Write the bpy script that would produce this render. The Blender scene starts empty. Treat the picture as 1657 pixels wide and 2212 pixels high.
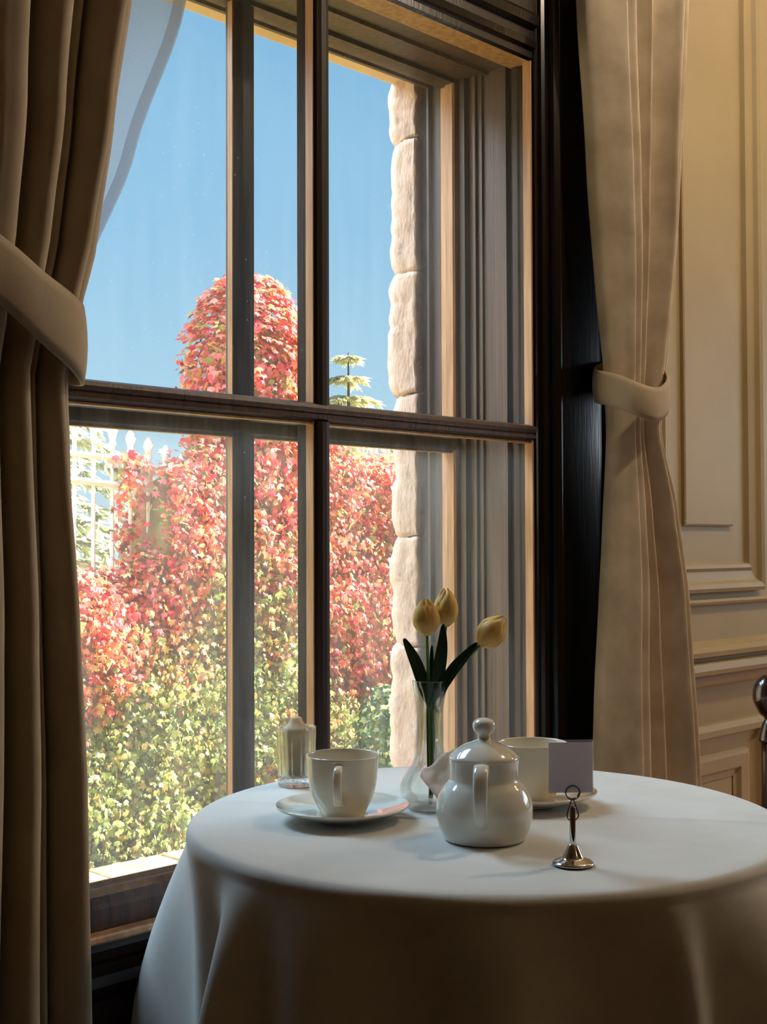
import bpy, bmesh, math, random
import numpy as np
from mathutils import Vector, Matrix, noise

random.seed(7); rng = np.random.default_rng(7)
S = bpy.context.scene
COL = S.collection
PI = math.pi
R_ = math.radians

def lin(r, g, b):
    f = lambda c: (c/255/12.92) if c/255 <= .04045 else ((c/255+.055)/1.055)**2.4
    return (f(r), f(g), f(b), 1.0)

# ------------------------------------------------------------------ camera
def make_camera():
    az = R_(44.7); p = math.atan(70/2750); roll = R_(0.2)
    F = Vector((math.cos(az)*math.cos(p), math.sin(az)*math.cos(p), math.sin(p)))
    R0 = Vector((math.sin(az), -math.cos(az), 0)); U0 = R0.cross(F)
    Rr = R0*math.cos(roll) - U0*math.sin(roll); U = U0*math.cos(roll) + R0*math.sin(roll)
    cd = bpy.data.cameras.new('camera'); co = bpy.data.objects.new('camera', cd); COL.objects.link(co)
    cd.sensor_fit = 'VERTICAL'; cd.sensor_height = 36.0; cd.lens = 36.0*2750/2212
    cd.clip_start = .02; cd.clip_end = 400
    co.matrix_world = Matrix(((Rr.x, U.x, -F.x, 0), (Rr.y, U.y, -F.y, 0), (Rr.z, U.z, -F.z, 1.084), (0, 0, 0, 1)))
    cd.dof.use_dof = False
    S.camera = co
make_camera()

# ------------------------------------------------------------------ world, sun, lamps, exposure
def make_world():
    w = bpy.data.worlds.new('sky'); S.world = w; w.use_nodes = True
    nt = w.node_tree; N = nt.nodes; L = nt.links; N.clear()
    tc = N.new('ShaderNodeTexCoord'); sp = N.new('ShaderNodeSeparateXYZ'); L.new(tc.outputs['Generated'], sp.inputs[0])
    cr = N.new('ShaderNodeValToRGB'); L.new(sp.outputs['Z'], cr.inputs[0])
    e = cr.color_ramp.elements
    e[0].position = 0.0; e[0].color = lin(196, 222, 232)
    e[1].position = 1.0; e[1].color = lin(74, 138, 208)
    for pos, c in ((.12, lin(165, 208, 231)), (.24, lin(140, 193, 226)), (.40, lin(126, 184, 224))):
        x = e.new(pos); x.color = c
    bg = N.new('ShaderNodeBackground'); bg.inputs[1].default_value = 1.06; L.new(cr.outputs[0], bg.inputs[0])
    o = N.new('ShaderNodeOutputWorld'); L.new(bg.outputs[0], o.inputs[0])
make_world()

def light(name, kind, loc, energy, color, size=None, target=None, direction=None, portal=False):
    d = bpy.data.lights.new(name, kind); o = bpy.data.objects.new(name, d); COL.objects.link(o)
    o.location = loc; d.energy = energy; d.color = color
    if kind == 'AREA':
        d.shape = 'RECTANGLE'; d.size, d.size_y = size
        if portal: d.cycles.is_portal = True
    elif kind == 'SUN': d.angle = size
    else: d.shadow_soft_size = size
    if target is not None: direction = Vector(target)-Vector(loc)
    if direction is not None: o.rotation_euler = Vector(direction).to_track_quat('-Z', 'Z' if kind == 'AREA' and abs(Vector(direction).normalized().z) < .9 else 'Y').to_euler()
    return o
SUN_TO = Vector((.72, -.22, .62))
light('sun', 'SUN', (8, -2, 8), 29, (1.0, .93, .80), R_(.6), direction=-SUN_TO)
light('window_portal', 'AREA', (1.33, 1.82, 1.27), 1, (1, 1, 1), (1.1, 1.5), direction=(0, -1, 0), portal=True)
light('added_sky_fill', 'AREA', (.5, 4.3, 4.5), 520, (.60, .82, 1.0), (3.0, 2.2), target=(1.25, 1.1, .8))  # unseen area lamp added outside to brighten the table through the window
light('daylight_right_window', 'AREA', (4.9, .05, 1.5), 14, (.86, .93, 1.0), (.7, 1.5), target=(1.5, .5, 1.0))
light('ceiling_lamp_right', 'POINT', (3.9, .2, 2.5), 16, (1.0, .60, .24), .10)
light('ceiling_lamp_middle', 'POINT', (2.4, .38, 2.72), 38, (1.0, .82, .60), .05)
light('ceiling_lamp_far', 'POINT', (1.2, -2.4, 2.6), 4, (1.0, .70, .40), .15)
S.view_settings.view_transform = 'Standard'; S.view_settings.look = 'None'
S.view_settings.exposure = 0.0; S.view_settings.gamma = 1.0; S.view_settings.use_curve_mapping = False
S.cycles.use_denoising = True
S.cycles.max_bounces = 10; S.cycles.transparent_max_bounces = 24; S.cycles.transmission_bounces = 10
S.cycles.diffuse_bounces = 4; S.cycles.sample_clamp_indirect = 6.0
S.cycles.caustics_refractive = False; S.cycles.caustics_reflective = False

# ------------------------------------------------------------------ materials
def mat(name, color, rough=.5, color2=None, scale=8.0, stretch=(1, 1, 1), bump=0.0, bump_scale=None, spec=.5, metallic=0.0,
        coat=0.0, detail=4.0, lo=.35, hi=.65, wave=None, sheen=0.0, sss=0.0, translucent=0.0):
    m = bpy.data.materials.new(name); m.use_nodes = True
    nt = m.node_tree; N = nt.nodes; L = nt.links; b = N['Principled BSDF']
    b.inputs['Base Color'].default_value = color; b.inputs['Roughness'].default_value = rough
    b.inputs['Specular IOR Level'].default_value = spec; b.inputs['Metallic'].default_value = metallic
    b.inputs['Coat Weight'].default_value = coat; b.inputs['Coat Roughness'].default_value = .08
    b.inputs['Sheen Weight'].default_value = sheen
    if sss: b.inputs['Subsurface Weight'].default_value = sss; b.inputs['Subsurface Scale'].default_value = .01
    tc = N.new('ShaderNodeTexCoord'); mp = N.new('ShaderNodeMapping'); mp.inputs['Scale'].default_value = stretch
    L.new(tc.outputs['Object'], mp.inputs[0])
    if color2 is not None:
        nz = N.new('ShaderNodeTexNoise'); nz.inputs['Scale'].default_value = scale; nz.inputs['Detail'].default_value = detail
        L.new(mp.outputs[0], nz.inputs['Vector'])
        cr = N.new('ShaderNodeValToRGB'); cr.color_ramp.elements[0].position = lo; cr.color_ramp.elements[1].position = hi
        cr.color_ramp.elements[0].color = color; cr.color_ramp.elements[1].color = color2
        L.new(nz.outputs['Fac'], cr.inputs[0]); L.new(cr.outputs[0], b.inputs['Base Color'])
    if bump:
        n2 = N.new('ShaderNodeTexNoise'); n2.inputs['Scale'].default_value = bump_scale or scale*4; n2.inputs['Detail'].default_value = 5
        L.new(mp.outputs[0], n2.inputs['Vector'])
        bp = N.new('ShaderNodeBump'); bp.inputs['Strength'].default_value = min(1, bump); bp.inputs['Distance'].default_value = .002
        L.new(n2.outputs['Fac'], bp.inputs['Height']); L.new(bp.outputs[0], b.inputs['Normal'])
    if translucent:
        tr = N.new('ShaderNodeBsdfTranslucent'); mx = N.new('ShaderNodeMixShader'); mx.inputs[0].default_value = translucent
        tr.inputs[0].default_value = color2 or color
        L.new(b.outputs[0], mx.inputs[1]); L.new(tr.outputs[0], mx.inputs[2])
        L.new(mx.outputs[0], N['Material Output'].inputs[0])
    return m

def fabric(name, color, color2, weave=900, translucent=.0, bump=.25, rough=.9):
    m = mat(name, color, rough, color2, 14, spec=.15, sheen=.25, bump=0, translucent=translucent)
    nt = m.node_tree; N = nt.nodes; L = nt.links; b = N['Principled BSDF']
    tc = N.new('ShaderNodeTexCoord'); v = N.new('ShaderNodeTexNoise'); v.inputs['Scale'].default_value = weave; v.inputs['Detail'].default_value = 1
    w = N.new('ShaderNodeTexNoise'); w.inputs['Scale'].default_value = 28; w.inputs['Detail'].default_value = 3
    ad = N.new('ShaderNodeMath'); ad.operation = 'MULTIPLY_ADD'; ad.inputs[1].default_value = .35
    L.new(tc.outputs['Object'], v.inputs['Vector']); L.new(tc.outputs['Object'], w.inputs['Vector'])
    L.new(v.outputs['Fac'], ad.inputs[0]); L.new(w.outputs['Fac'], ad.inputs[2])
    bp = N.new('ShaderNodeBump'); bp.inputs['Strength'].default_value = bump; bp.inputs['Distance'].default_value = .0015
    L.new(ad.outputs[0], bp.inputs['Height']); L.new(bp.outputs[0], b.inputs['Normal'])
    return m

def pane_glass(name, dust, tint=(1, 1, 1, 1)):
    m = bpy.data.materials.new(name); m.use_nodes = True
    nt = m.node_tree; N = nt.nodes; L = nt.links; N.clear()
    o = N.new('ShaderNodeOutputMaterial'); tr = N.new('ShaderNodeBsdfTransparent'); tr.inputs[0].default_value = tint
    gl = N.new('ShaderNodeBsdfGlossy'); gl.inputs['Roughness'].default_value = .02
    fr = N.new('ShaderNodeFresnel'); fr.inputs['IOR'].default_value = 1.3
    mx = N.new('ShaderNodeMixShader'); L.new(fr.outputs[0], mx.inputs[0]); L.new(tr.outputs[0], mx.inputs[1]); L.new(gl.outputs[0], mx.inputs[2])
    tc = N.new('ShaderNodeTexCoord'); mp = N.new('ShaderNodeMapping'); mp.inputs['Scale'].default_value = (9, 9, 1.1)
    nz = N.new('ShaderNodeTexNoise'); nz.inputs['Scale'].default_value = 3.5; nz.inputs['Detail'].default_value = 6
    L.new(tc.outputs['Object'], mp.inputs[0]); L.new(mp.outputs[0], nz.inputs['Vector'])
    n2 = N.new('ShaderNodeTexVoronoi'); n2.inputs['Scale'].default_value = 60; L.new(tc.outputs['Object'], n2.inputs['Vector'])
    sp = N.new('ShaderNodeMath'); sp.operation = 'LESS_THAN'; sp.inputs[1].default_value = .07; L.new(n2.outputs['Distance'], sp.inputs[0])
    sp2 = N.new('ShaderNodeMath'); sp2.operation = 'MULTIPLY'; sp2.inputs[1].default_value = .10; L.new(sp.outputs[0], sp2.inputs[0])
    mr = N.new('ShaderNodeMapRange'); mr.inputs['From Min'].default_value = .35; mr.inputs['From Max'].default_value = .75
    mr.inputs['To Min'].default_value = dust*.55; mr.inputs['To Max'].default_value = dust*1.7
    L.new(nz.outputs['Fac'], mr.inputs[0])
    ad = N.new('ShaderNodeMath'); ad.operation = 'ADD'; L.new(mr.outputs[0], ad.inputs[0]); L.new(sp2.outputs[0], ad.inputs[1])
    df = N.new('ShaderNodeBsdfTranslucent'); df.inputs[0].default_value = (.95, .9, .84, 1)
    m2 = N.new('ShaderNodeMixShader'); L.new(ad.outputs[0], m2.inputs[0]); L.new(mx.outputs[0], m2.inputs[1]); L.new(df.outputs[0], m2.inputs[2])
    L.new(m2.outputs[0], o.inputs[0])
    return m

def clear_glass(name, color=(1, 1, 1, 1), rough=0.0, ior=1.46):
    m = bpy.data.materials.new(name); m.use_nodes = True
    nt = m.node_tree; N = nt.nodes; L = nt.links; N.clear()
    o = N.new('ShaderNodeOutputMaterial'); g = N.new('ShaderNodeBsdfGlass'); g.inputs['Color'].default_value = color
    g.inputs['Roughness'].default_value = rough; g.inputs['IOR'].default_value = ior
    tr = N.new('ShaderNodeBsdfTransparent'); tr.inputs[0].default_value = color
    mx = N.new('ShaderNodeMixShader'); mx.inputs[0].default_value = .58
    L.new(g.outputs[0], mx.inputs[1]); L.new(tr.outputs[0], mx.inputs[2]); L.new(mx.outputs[0], o.inputs[0])
    return m

def leaf_mat(name, trans=.45):
    m = bpy.data.materials.new(name); m.use_nodes = True
    nt = m.node_tree; N = nt.nodes; L = nt.links; b = N['Principled BSDF']
    at = N.new('ShaderNodeAttribute'); at.attribute_name = 'tint'
    L.new(at.outputs['Color'], b.inputs['Base Color']); b.inputs['Roughness'].default_value = .38; b.inputs['Specular IOR Level'].default_value = .6
    tr = N.new('ShaderNodeBsdfTranslucent'); L.new(at.outputs['Color'], tr.inputs[0])
    mx = N.new('ShaderNodeMixShader'); mx.inputs[0].default_value = trans
    L.new(b.outputs[0], mx.inputs[1]); L.new(tr.outputs[0], mx.inputs[2]); L.new(mx.outputs[0], N['Material Output'].inputs[0])
    return m

M = {}
M['wood_sash'] = mat('dark_brown_sash_wood', lin(48, 28, 20), .42, lin(76, 47, 34), 6, (14, 14, .8), .35, 18, .45)
M['wood_outer'] = mat('weathered_outer_wood', lin(44, 28, 28), .5, lin(72, 50, 48), 6, (14, 14, .8), .5, 20, .4)
M['wood_reveal'] = mat('brown_reveal_board', lin(48, 28, 21), .45, lin(82, 53, 42), 5, (22, 22, .35), .3, 12, .5)
M['wood_black'] = mat('shaded_casing_varnish', lin(14, 9, 8), .24, lin(20, 13, 11), 6, (10, 10, .7), .15, 20, .5)  # shade on the casing is put into this near-black varnish
M['apron'] = mat('red_brown_apron_board', lin(54, 32, 27), .4, lin(40, 24, 20), 6, (1, 14, 14), .2, 12, .5)
M['wood_face'] = mat('shaded_sash_face', lin(32, 19, 17), .5, lin(46, 28, 24), 6, (14, 14, .8), .25, 18, .3)  # sash wood darkened, room-side shade put into the colour
M['wood_lip'] = mat('tan_lit_wood_edge', lin(176, 130, 92), .5, lin(204, 158, 118), 8, (10, 10, 1), .2, 20, .4)  # tan holds light on sash edges; sill nosing and outer stile share it
M['stone'] = mat('rough_limestone', lin(214, 184, 168), .95, lin(168, 140, 126), 60, (1, 1, .5), 1.0, 160, .1, lo=.56, hi=.80)
M['stone_pit'] = M['stone']
M['lintel'] = mat('beige_lintel_render', lin(240, 206, 180), .85, lin(228, 192, 164), 10, (1, 1, 1), .4, 60, .2)
M['cream_wall'] = mat('cream_panelled_wall_paint', lin(184, 168, 132), .5, lin(174, 158, 122), 3, (1, 1, 1), .12, 60, .35)
M['plaster'] = mat('warm_ceiling_plaster', lin(216, 204, 182), .85, lin(206, 194, 170), 3, (1, 1, 1), .2, 50, .2)
M['room_wall'] = mat('dim_room_wallpaper', lin(120, 92, 62), .8, lin(108, 80, 52), 4, (1, 1, 1), .2, 40, .2)
M['floor'] = mat('dark_floorboards', lin(70, 46, 32), .4, lin(96, 66, 46), 4, (1, 9, 1), .3, 12, .5)
M['porcelain'] = mat('cream_glazed_porcelain', lin(226, 216, 196), .12, lin(222, 211, 190), 5, spec=.55, coat=.5)
M['porcelain_cool'] = mat('off_white_glazed_porcelain', lin(222, 220, 208), .10, lin(216, 214, 202), 5, spec=.55, coat=.6)
M['chrome'] = mat('polished_chrome', (.62, .62, .62, 1), .06, (.58, .58, .59, 1), 20, metallic=1.0)
M['wire'] = mat('dark_steel_wire', (.20, .20, .20, 1), .22, (.16, .16, .16, 1), 20, metallic=1.0)
M['petal'] = mat('soft_yellow_petal', lin(250, 220, 140), .55, lin(240, 200, 112), 10, (6, 6, 1.2), .3, 30, .3, translucent=.35)
M['tulip_leaf'] = mat('dark_green_tulip_leaf', lin(20, 62, 34), .42, lin(12, 44, 26), 10, (10, 10, 1), .2, 20, .5, translucent=.10)
M['stem'] = mat('green_stem', lin(112, 152, 70), .45, lin(58, 112, 46), 12, (1, 1, .5), .1, 20, .4)
M['paper'] = mat('grey_white_card', lin(244, 238, 240), .7, lin(240, 234, 236), 12, translucent=.8)
M['tissue'] = mat('thin_crumpled_tissue', lin(244, 236, 230), .6, lin(238, 228, 222), 9, bump=.25, bump_scale=40, translucent=.6)
M['napkin'] = mat('cream_paper_bundle', lin(236, 218, 194), .75, lin(222, 204, 178), 9, (1, 1, .3), .3, 30, .2, translucent=.5)
M['white_iron'] = mat('white_painted_iron', lin(238, 238, 232), .45, lin(228, 228, 222), 12)
M['ground'] = mat('dry_pale_lawn', lin(132, 134, 70), .95, lin(160, 148, 96), 3, (1, 1, 1), .6, 60, .1)
M['path'] = mat('pale_gravel_path', lin(160, 150, 92), .95, lin(140, 136, 76), 30, (1, 1, 1), .6, 90, .1)
M['kerb'] = mat('cream_stone_kerb', lin(172, 152, 120), .9, lin(150, 130, 98), 9, (1, 1, 1), .6, 60, .15)
M['twig'] = mat('brown_creeper_stems', lin(160, 128, 84), .9, lin(130, 132, 74), 9, (1, 1, 1), 1.0, 40, .1)
M['bark'] = mat('grey_brown_bark', lin(96, 82, 66), .9, lin(70, 60, 48), 12, (4, 4, .6), .8, 40, .1)
M['leaf'] = leaf_mat('autumn_creeper_leaf', .52)
M['needle'] = leaf_mat('pale_conifer_needles', .35)
M['glass_in'] = pane_glass('inner_clean_pane', .014); M['glass_in_low'] = pane_glass('inner_dusty_pane', .035)
M['glass_out'] = pane_glass('outer_clean_pane', .018); M['glass_out_low'] = pane_glass('outer_dusty_pane', .050)
M['crystal'] = clear_glass('clear_moulded_glass', (.97, .99, .98, 1))
M['acrylic'] = pane_glass('clear_acrylic_sleeve', .03)
M['cloth'] = fabric('white_linen_tablecloth', lin(208, 208, 204), lin(200, 200, 196), 1100, bump=.22)
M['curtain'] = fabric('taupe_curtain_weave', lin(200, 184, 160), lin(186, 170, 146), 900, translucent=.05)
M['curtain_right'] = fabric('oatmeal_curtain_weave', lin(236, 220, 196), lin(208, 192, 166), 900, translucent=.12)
M['tie'] = fabric('taupe_tieback_weave', lin(196, 180, 154), lin(184, 168, 142), 900)
M['chair_wood'] = mat('dark_polished_chair_wood', lin(58, 32, 20), .2, lin(40, 22, 14), 6, (8, 8, 1), .1, 20, .5, coat=.5)
M['seat'] = fabric('brown_seat_cloth', lin(110, 70, 50), lin(96, 60, 42), 700)
M['tarp_roof'] = mat('brown_roof_tiles', lin(120, 70, 52), .8, lin(100, 58, 44), 12)
M['tarp'] = mat('blue_canopy_cloth', lin(78, 130, 186), .7, lin(96, 146, 196), 4)
def sheer():
    m = bpy.data.materials.new('blue_grey_sheer_voile'); m.use_nodes = True
    nt = m.node_tree; N = nt.nodes; L = nt.links; N.clear()
    o = N.new('ShaderNodeOutputMaterial'); tr = N.new('ShaderNodeBsdfTransparent'); tl = N.new('ShaderNodeBsdfTranslucent'); df = N.new('ShaderNodeBsdfDiffuse')
    tl.inputs[0].default_value = (.50, .56, .68, 1); df.inputs[0].default_value = (.44, .47, .54, 1)
    tc = N.new('ShaderNodeTexCoord'); nz = N.new('ShaderNodeTexNoise'); nz.inputs['Scale'].default_value = 700; L.new(tc.outputs['Object'], nz.inputs['Vector'])
    a = N.new('ShaderNodeMixShader'); a.inputs[0].default_value = .45; L.new(tl.outputs[0], a.inputs[1]); L.new(df.outputs[0], a.inputs[2])
    mr = N.new('ShaderNodeMapRange'); mr.inputs['To Min'].default_value = .62; mr.inputs['To Max'].default_value = .82; L.new(nz.outputs['Fac'], mr.inputs[0])
    b = N.new('ShaderNodeMixShader'); L.new(mr.outputs[0], b.inputs[0]); L.new(tr.outputs[0], b.inputs[1]); L.new(a.outputs[0], b.inputs[2]); L.new(b.outputs[0], o.inputs[0])
    return m
M['sheer'] = sheer()

# ------------------------------------------------------------------ mesh helpers
def mobj(name, V, Fc, m, parent=None, smooth=False, label=None, loc=None):
    me = bpy.data.meshes.new(name); me.from_pydata([tuple(v) for v in V], [], [tuple(f) for f in Fc]); me.update()
    if smooth: me.polygons.foreach_set('use_smooth', [True]*len(me.polygons))
    me.materials.append(m)
    o = bpy.data.objects.new(name, me); COL.objects.link(o)
    if parent: o.parent = parent
    if loc is not None: o.location = loc
    if label: o['label'] = label
    return o
def bobj(name, bm, m, parent=None, smooth=False, label=None, loc=None):
    bmesh.ops.recalc_face_normals(bm, faces=bm.faces)
    me = bpy.data.meshes.new(name); bm.to_mesh(me); bm.free()
    if smooth: me.polygons.foreach_set('use_smooth', [True]*len(me.polygons))
    me.materials.append(m)
    o = bpy.data.objects.new(name, me); COL.objects.link(o)
    if parent: o.parent = parent
    if loc is not None: o.location = loc
    if label: o['label'] = label
    return o
def add_box(bm, lo, hi, bev=0.0, mtx=None):
    b = bmesh.new(); bmesh.ops.create_cube(b, size=1)
    for v in b.verts:
        v.co = Vector([(lo[i]+hi[i])/2 + v.co[i]*(hi[i]-lo[i]) for i in range(3)])
    if bev: bmesh.ops.bevel(b, geom=list(b.edges), offset=bev, segments=2, affect='EDGES', profile=.5)
    if mtx: b.transform(mtx)
    t = bpy.data.meshes.new('t'); b.to_mesh(t); b.free(); bm.from_mesh(t); bpy.data.meshes.remove(t)
def box(name, lo, hi, m, parent=None, bev=0.0, label=None):
    bm = bmesh.new(); add_box(bm, lo, hi, bev); return bobj(name, bm, m, parent, label=label)
def prism(bm, prof, axis, a, b):
    """prof: closed list of 2D points; axis 'z' -> (x,y), 'x' -> (y,z), 'y' -> (x,z)"""
    def P(p, t): return {'z': (p[0], p[1], t), 'x': (t, p[0], p[1]), 'y': (p[0], t, p[1])}[axis]
    A = [bm.verts.new(P(p, a)) for p in prof]; B = [bm.verts.new(P(p, b)) for p in prof]
    n = len(prof)
    for i in range(n): bm.faces.new((A[i], A[(i+1) % n], B[(i+1) % n], B[i]))
    bm.faces.new(A[::-1]); bm.faces.new(B)
def prism_obj(name, prof, axis, a, b, m, parent=None, label=None):
    bm = bmesh.new(); prism(bm, prof, axis, a, b); return bobj(name, bm, m, parent, label=label)
def lathe(prof, n=48, rf=None):
    """prof: (r,z) list. rf(theta,r,z)->r"""
    V = []; Fc = []
    for (r, z) in prof:
        for k in range(n):
            t = 2*PI*k/n; rr = rf(t, r, z) if rf else r
            V.append((rr*math.cos(t), rr*math.sin(t), z))
    for i in range(len(prof)-1):
        for k in range(n):
            a = i*n+k; b = i*n+(k+1) % n; Fc.append((a, b, b+n, a+n))
    for idx in (0, len(prof)-1):
        r, z = prof[idx]; V.append((0, 0, z)); c = len(V)-1
        for k in range(n):
            a = idx*n+k; b = idx*n+(k+1) % n
            Fc.append((b, a, c) if idx == 0 else (a, b, c))
    return V, Fc
def smooth_prof(pts, k=6):
    """Catmull-Rom through (r,z) points"""
    out = []
    n = len(pts)
    for i in range(n-1):
        p0 = pts[max(0, i-1)]; p1 = pts[i]; p2 = pts[i+1]; p3 = pts[min(n-1, i+2)]
        for j in range(k):
            t = j/k; t2 = t*t; t3 = t2*t
            out.append(tuple(.5*((2*p1[d]) + (-p0[d]+p2[d])*t + (2*p0[d]-5*p1[d]+4*p2[d]-p3[d])*t2 + (-p0[d]+3*p1[d]-3*p2[d]+p3[d])*t3) for d in range(len(p1))))
    out.append(tuple(pts[-1])); return out
def tube(bm, path, rad, n=8, closed=False, flat=None):
    """flat=(w,h): elliptical/strap section; rad float or list"""
    P = [Vector(p) for p in path]; N = len(P); rings = []
    up = Vector((0, 0, 1)); prev = None
    for i, p in enumerate(P):
        t = (P[(i+1) % N]-P[i-1]) if closed else (P[min(N-1, i+1)]-P[max(0, i-1)])
        t.normalize()
        if prev is None:
            ref = up if abs(t.dot(up)) < .95 else Vector((1, 0, 0)); s = t.cross(ref).normalized()
        else:
            s = (prev - t*prev.dot(t)).normalized()
        prev = s; u = t.cross(s).normalized()
        r = rad[i] if isinstance(rad, (list, tuple)) else rad
        a, b = (flat if flat else (r, r))
        if flat and isinstance(rad, (list, tuple)): a, b = flat[0]*r, flat[1]*r
        rings.append([bm.verts.new(p + s*(a*math.cos(2*PI*k/n)) + u*(b*math.sin(2*PI*k/n))) for k in range(n)])
    M_ = N if closed else N-1
    for i in range(M_):
        A = rings[i]; B = rings[(i+1) % N]
        for k in range(n): bm.faces.new((A[k], A[(k+1) % n], B[(k+1) % n], B[k]))
    if not closed: bm.faces.new(rings[0][::-1]); bm.faces.new(rings[-1])
def thing(name, label, cat, loc=(0, 0, 0), rotz=0, group=None):
    o = bpy.data.objects.new(name, None); COL.objects.link(o); o.empty_display_size = .05
    o.location = loc; o.rotation_euler = (0, 0, rotz); o['label'] = label; o['category'] = cat
    if group: o['group'] = group
    return o
def tag(o, label, cat, group=None, kind=None):
    o['label'] = label; o['category'] = cat
    if group: o['group'] = group
    if kind: o['kind'] = kind
    return o
def struct(o, label=None):
    o['kind'] = 'structure'
    if label: o['label'] = label
    return o
def root(name, label=None):
    o = bpy.data.objects.new(name, None); COL.objects.link(o); o['kind'] = 'structure'
    if label: o['label'] = label
    return o

# ------------------------------------------------------------------ room shell
WX0, WX1, WZ0, WZ1 = .745, 1.93, .50, 2.06          # main opening
ZC = 3.0
def boxes(name, lst, m, parent=None, bev=0):
    bm = bmesh.new()
    for lo, hi in lst: add_box(bm, lo, hi, bev)
    return bobj(name, bm, m, parent)
Y0, Y1, Y2 = 1.46, 1.62, 1.78
ww = struct(boxes('wall_window_side', [
    ((-2.2, Y0, 0), (WX0, Y1, ZC)), ((WX1+.24, Y0, 0), (5.1, Y1, ZC)),
    ((WX0, Y0, 0), (WX1+.24, Y1, WZ0)), ((WX0, Y0, WZ1), (WX1+.24, Y1, ZC)), ((WX1, Y0, WZ0), (WX1+.24, Y1, WZ1))], M['cream_wall']),
    'cream painted wall with raised panels right of the window')
ow = struct(boxes('wall_outer', [
    ((-2.2, Y1, -.6), (WX0, Y2, 3.4)), ((WX1, Y1, -.6), (5.1, Y2, 3.4)),
    ((WX0, Y1, -.6), (WX1, Y2, .46)), ((WX0, Y1, 2.03), (WX1, Y2, 3.4))], M['stone']), 'rough stone outer wall')
# rough quoin stones of the right jamb, seen through the glass
def quoin(z0, z1, k, x0=1.862, sx=1, name='stone'):
    nz, ny = 26, 7
    V = []; Fc = []
    dy = rng.uniform(-.006, .006)
    for i in range(nz+1):
        t = i/nz; z = z0+(z1-z0)*t
        e = min(t, 1-t)*(z1-z0)
        cut = .017*math.exp(-(e/.013)) + .007*noise.noise((k*3.1, z*14, 0)) + .005*noise.noise((k*3.1, z*40, 5))
        for j in range(ny+1):
            s = j/ny; y = 1.728 + s*(.066-cut+dy)
            x = x0 + sx*(.004*noise.noise((z*22, y*40, k)) + .003*noise.noise((z*60, y*90, k)) + (cut*.25) * s*s)
            V.append((x, y, z))
    for i in range(nz+1):
        V.append((x0+sx*.12, V[i*(ny+1)+ny][1]+.004, z0+(z1-z0)*i/nz))
    for i in range(nz):
        for j in range(ny):
            a = i*(ny+1)+j; Fc.append((a, a+1, a+ny+2, a+ny+1))
        a = i*(ny+1)+ny; b = (nz+1)*(ny+1)+i; Fc.append((a, b, b+1, a+ny+1))
    o = mobj(name, V, Fc, M['stone'], ow, True)
    so = o.modifiers.new('thick', 'SOLIDIFY'); so.thickness = .02; so.offset = 1 if sx < 0 else -1
    return o
zz = [.46, .62, .88, 1.10, 1.385, 1.63, 1.90, 2.03]
for k in range(len(zz)-1):
    quoin(zz[k]+.002, zz[k+1]-.002, k)
    quoin(zz[k]+.002, zz[k+1]-.002, k+20, x0=.800, sx=-1)
struct(box('trim_lintel', (.74, 1.715, 2.022), (1.95, 1.80, 2.20), M['lintel'], bev=.006), 'beige stone lintel over the window')
struct(box('trim_outer_sill', (.74, 1.68, .43), (1.95, 1.86, .50), M['stone'], bev=.01), 'pale stone outer sill')
struct(box('ceiling', (-2.2, -3.2, ZC), (5.1, 1.46, ZC+.1), M['plaster']), 'plaster ceiling')
fl = root('floor', 'dark floorboards')
bm = bmesh.new()
add_box(bm, (-2.2, -3.2, -.12), (5.1, 1.46, -.03)); bobj('subfloor', bm, M['floor'], fl)
pl = bmesh.new(); add_box(pl, (0, -.066, -.03), (7.3, .066, 0), .002); pm = bpy.data.meshes.new('floorboard'); pl.to_mesh(pm); pl.free(); pm.materials.append(M['floor'])
for i in range(34):
    o = bpy.data.objects.new('floorboard', pm); COL.objects.link(o); o.parent = fl; o.location = (-2.2, -3.13+i*.1365, 0)
struct(box('wall_back', (-2.2, -3.3, 0), (5.1, -3.2, ZC), M['room_wall']), 'dim warm back wall of the room')
struct(box('wall_left', (-2.3, -3.3, 0), (-2.2, 1.62, ZC), M['room_wall']), 'dim warm left wall of the room')
struct(boxes('wall_right', [((5.1, -3.3, 0), (5.2, -.6, ZC)), ((5.1, .7, 0), (5.2, 1.62, ZC)), ((5.1, -.6, 0), (5.2, .7, .6)), ((5.1, -.6, 2.4), (5.2, .7, ZC))], M['cream_wall']), 'far right wall of the room')
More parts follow.
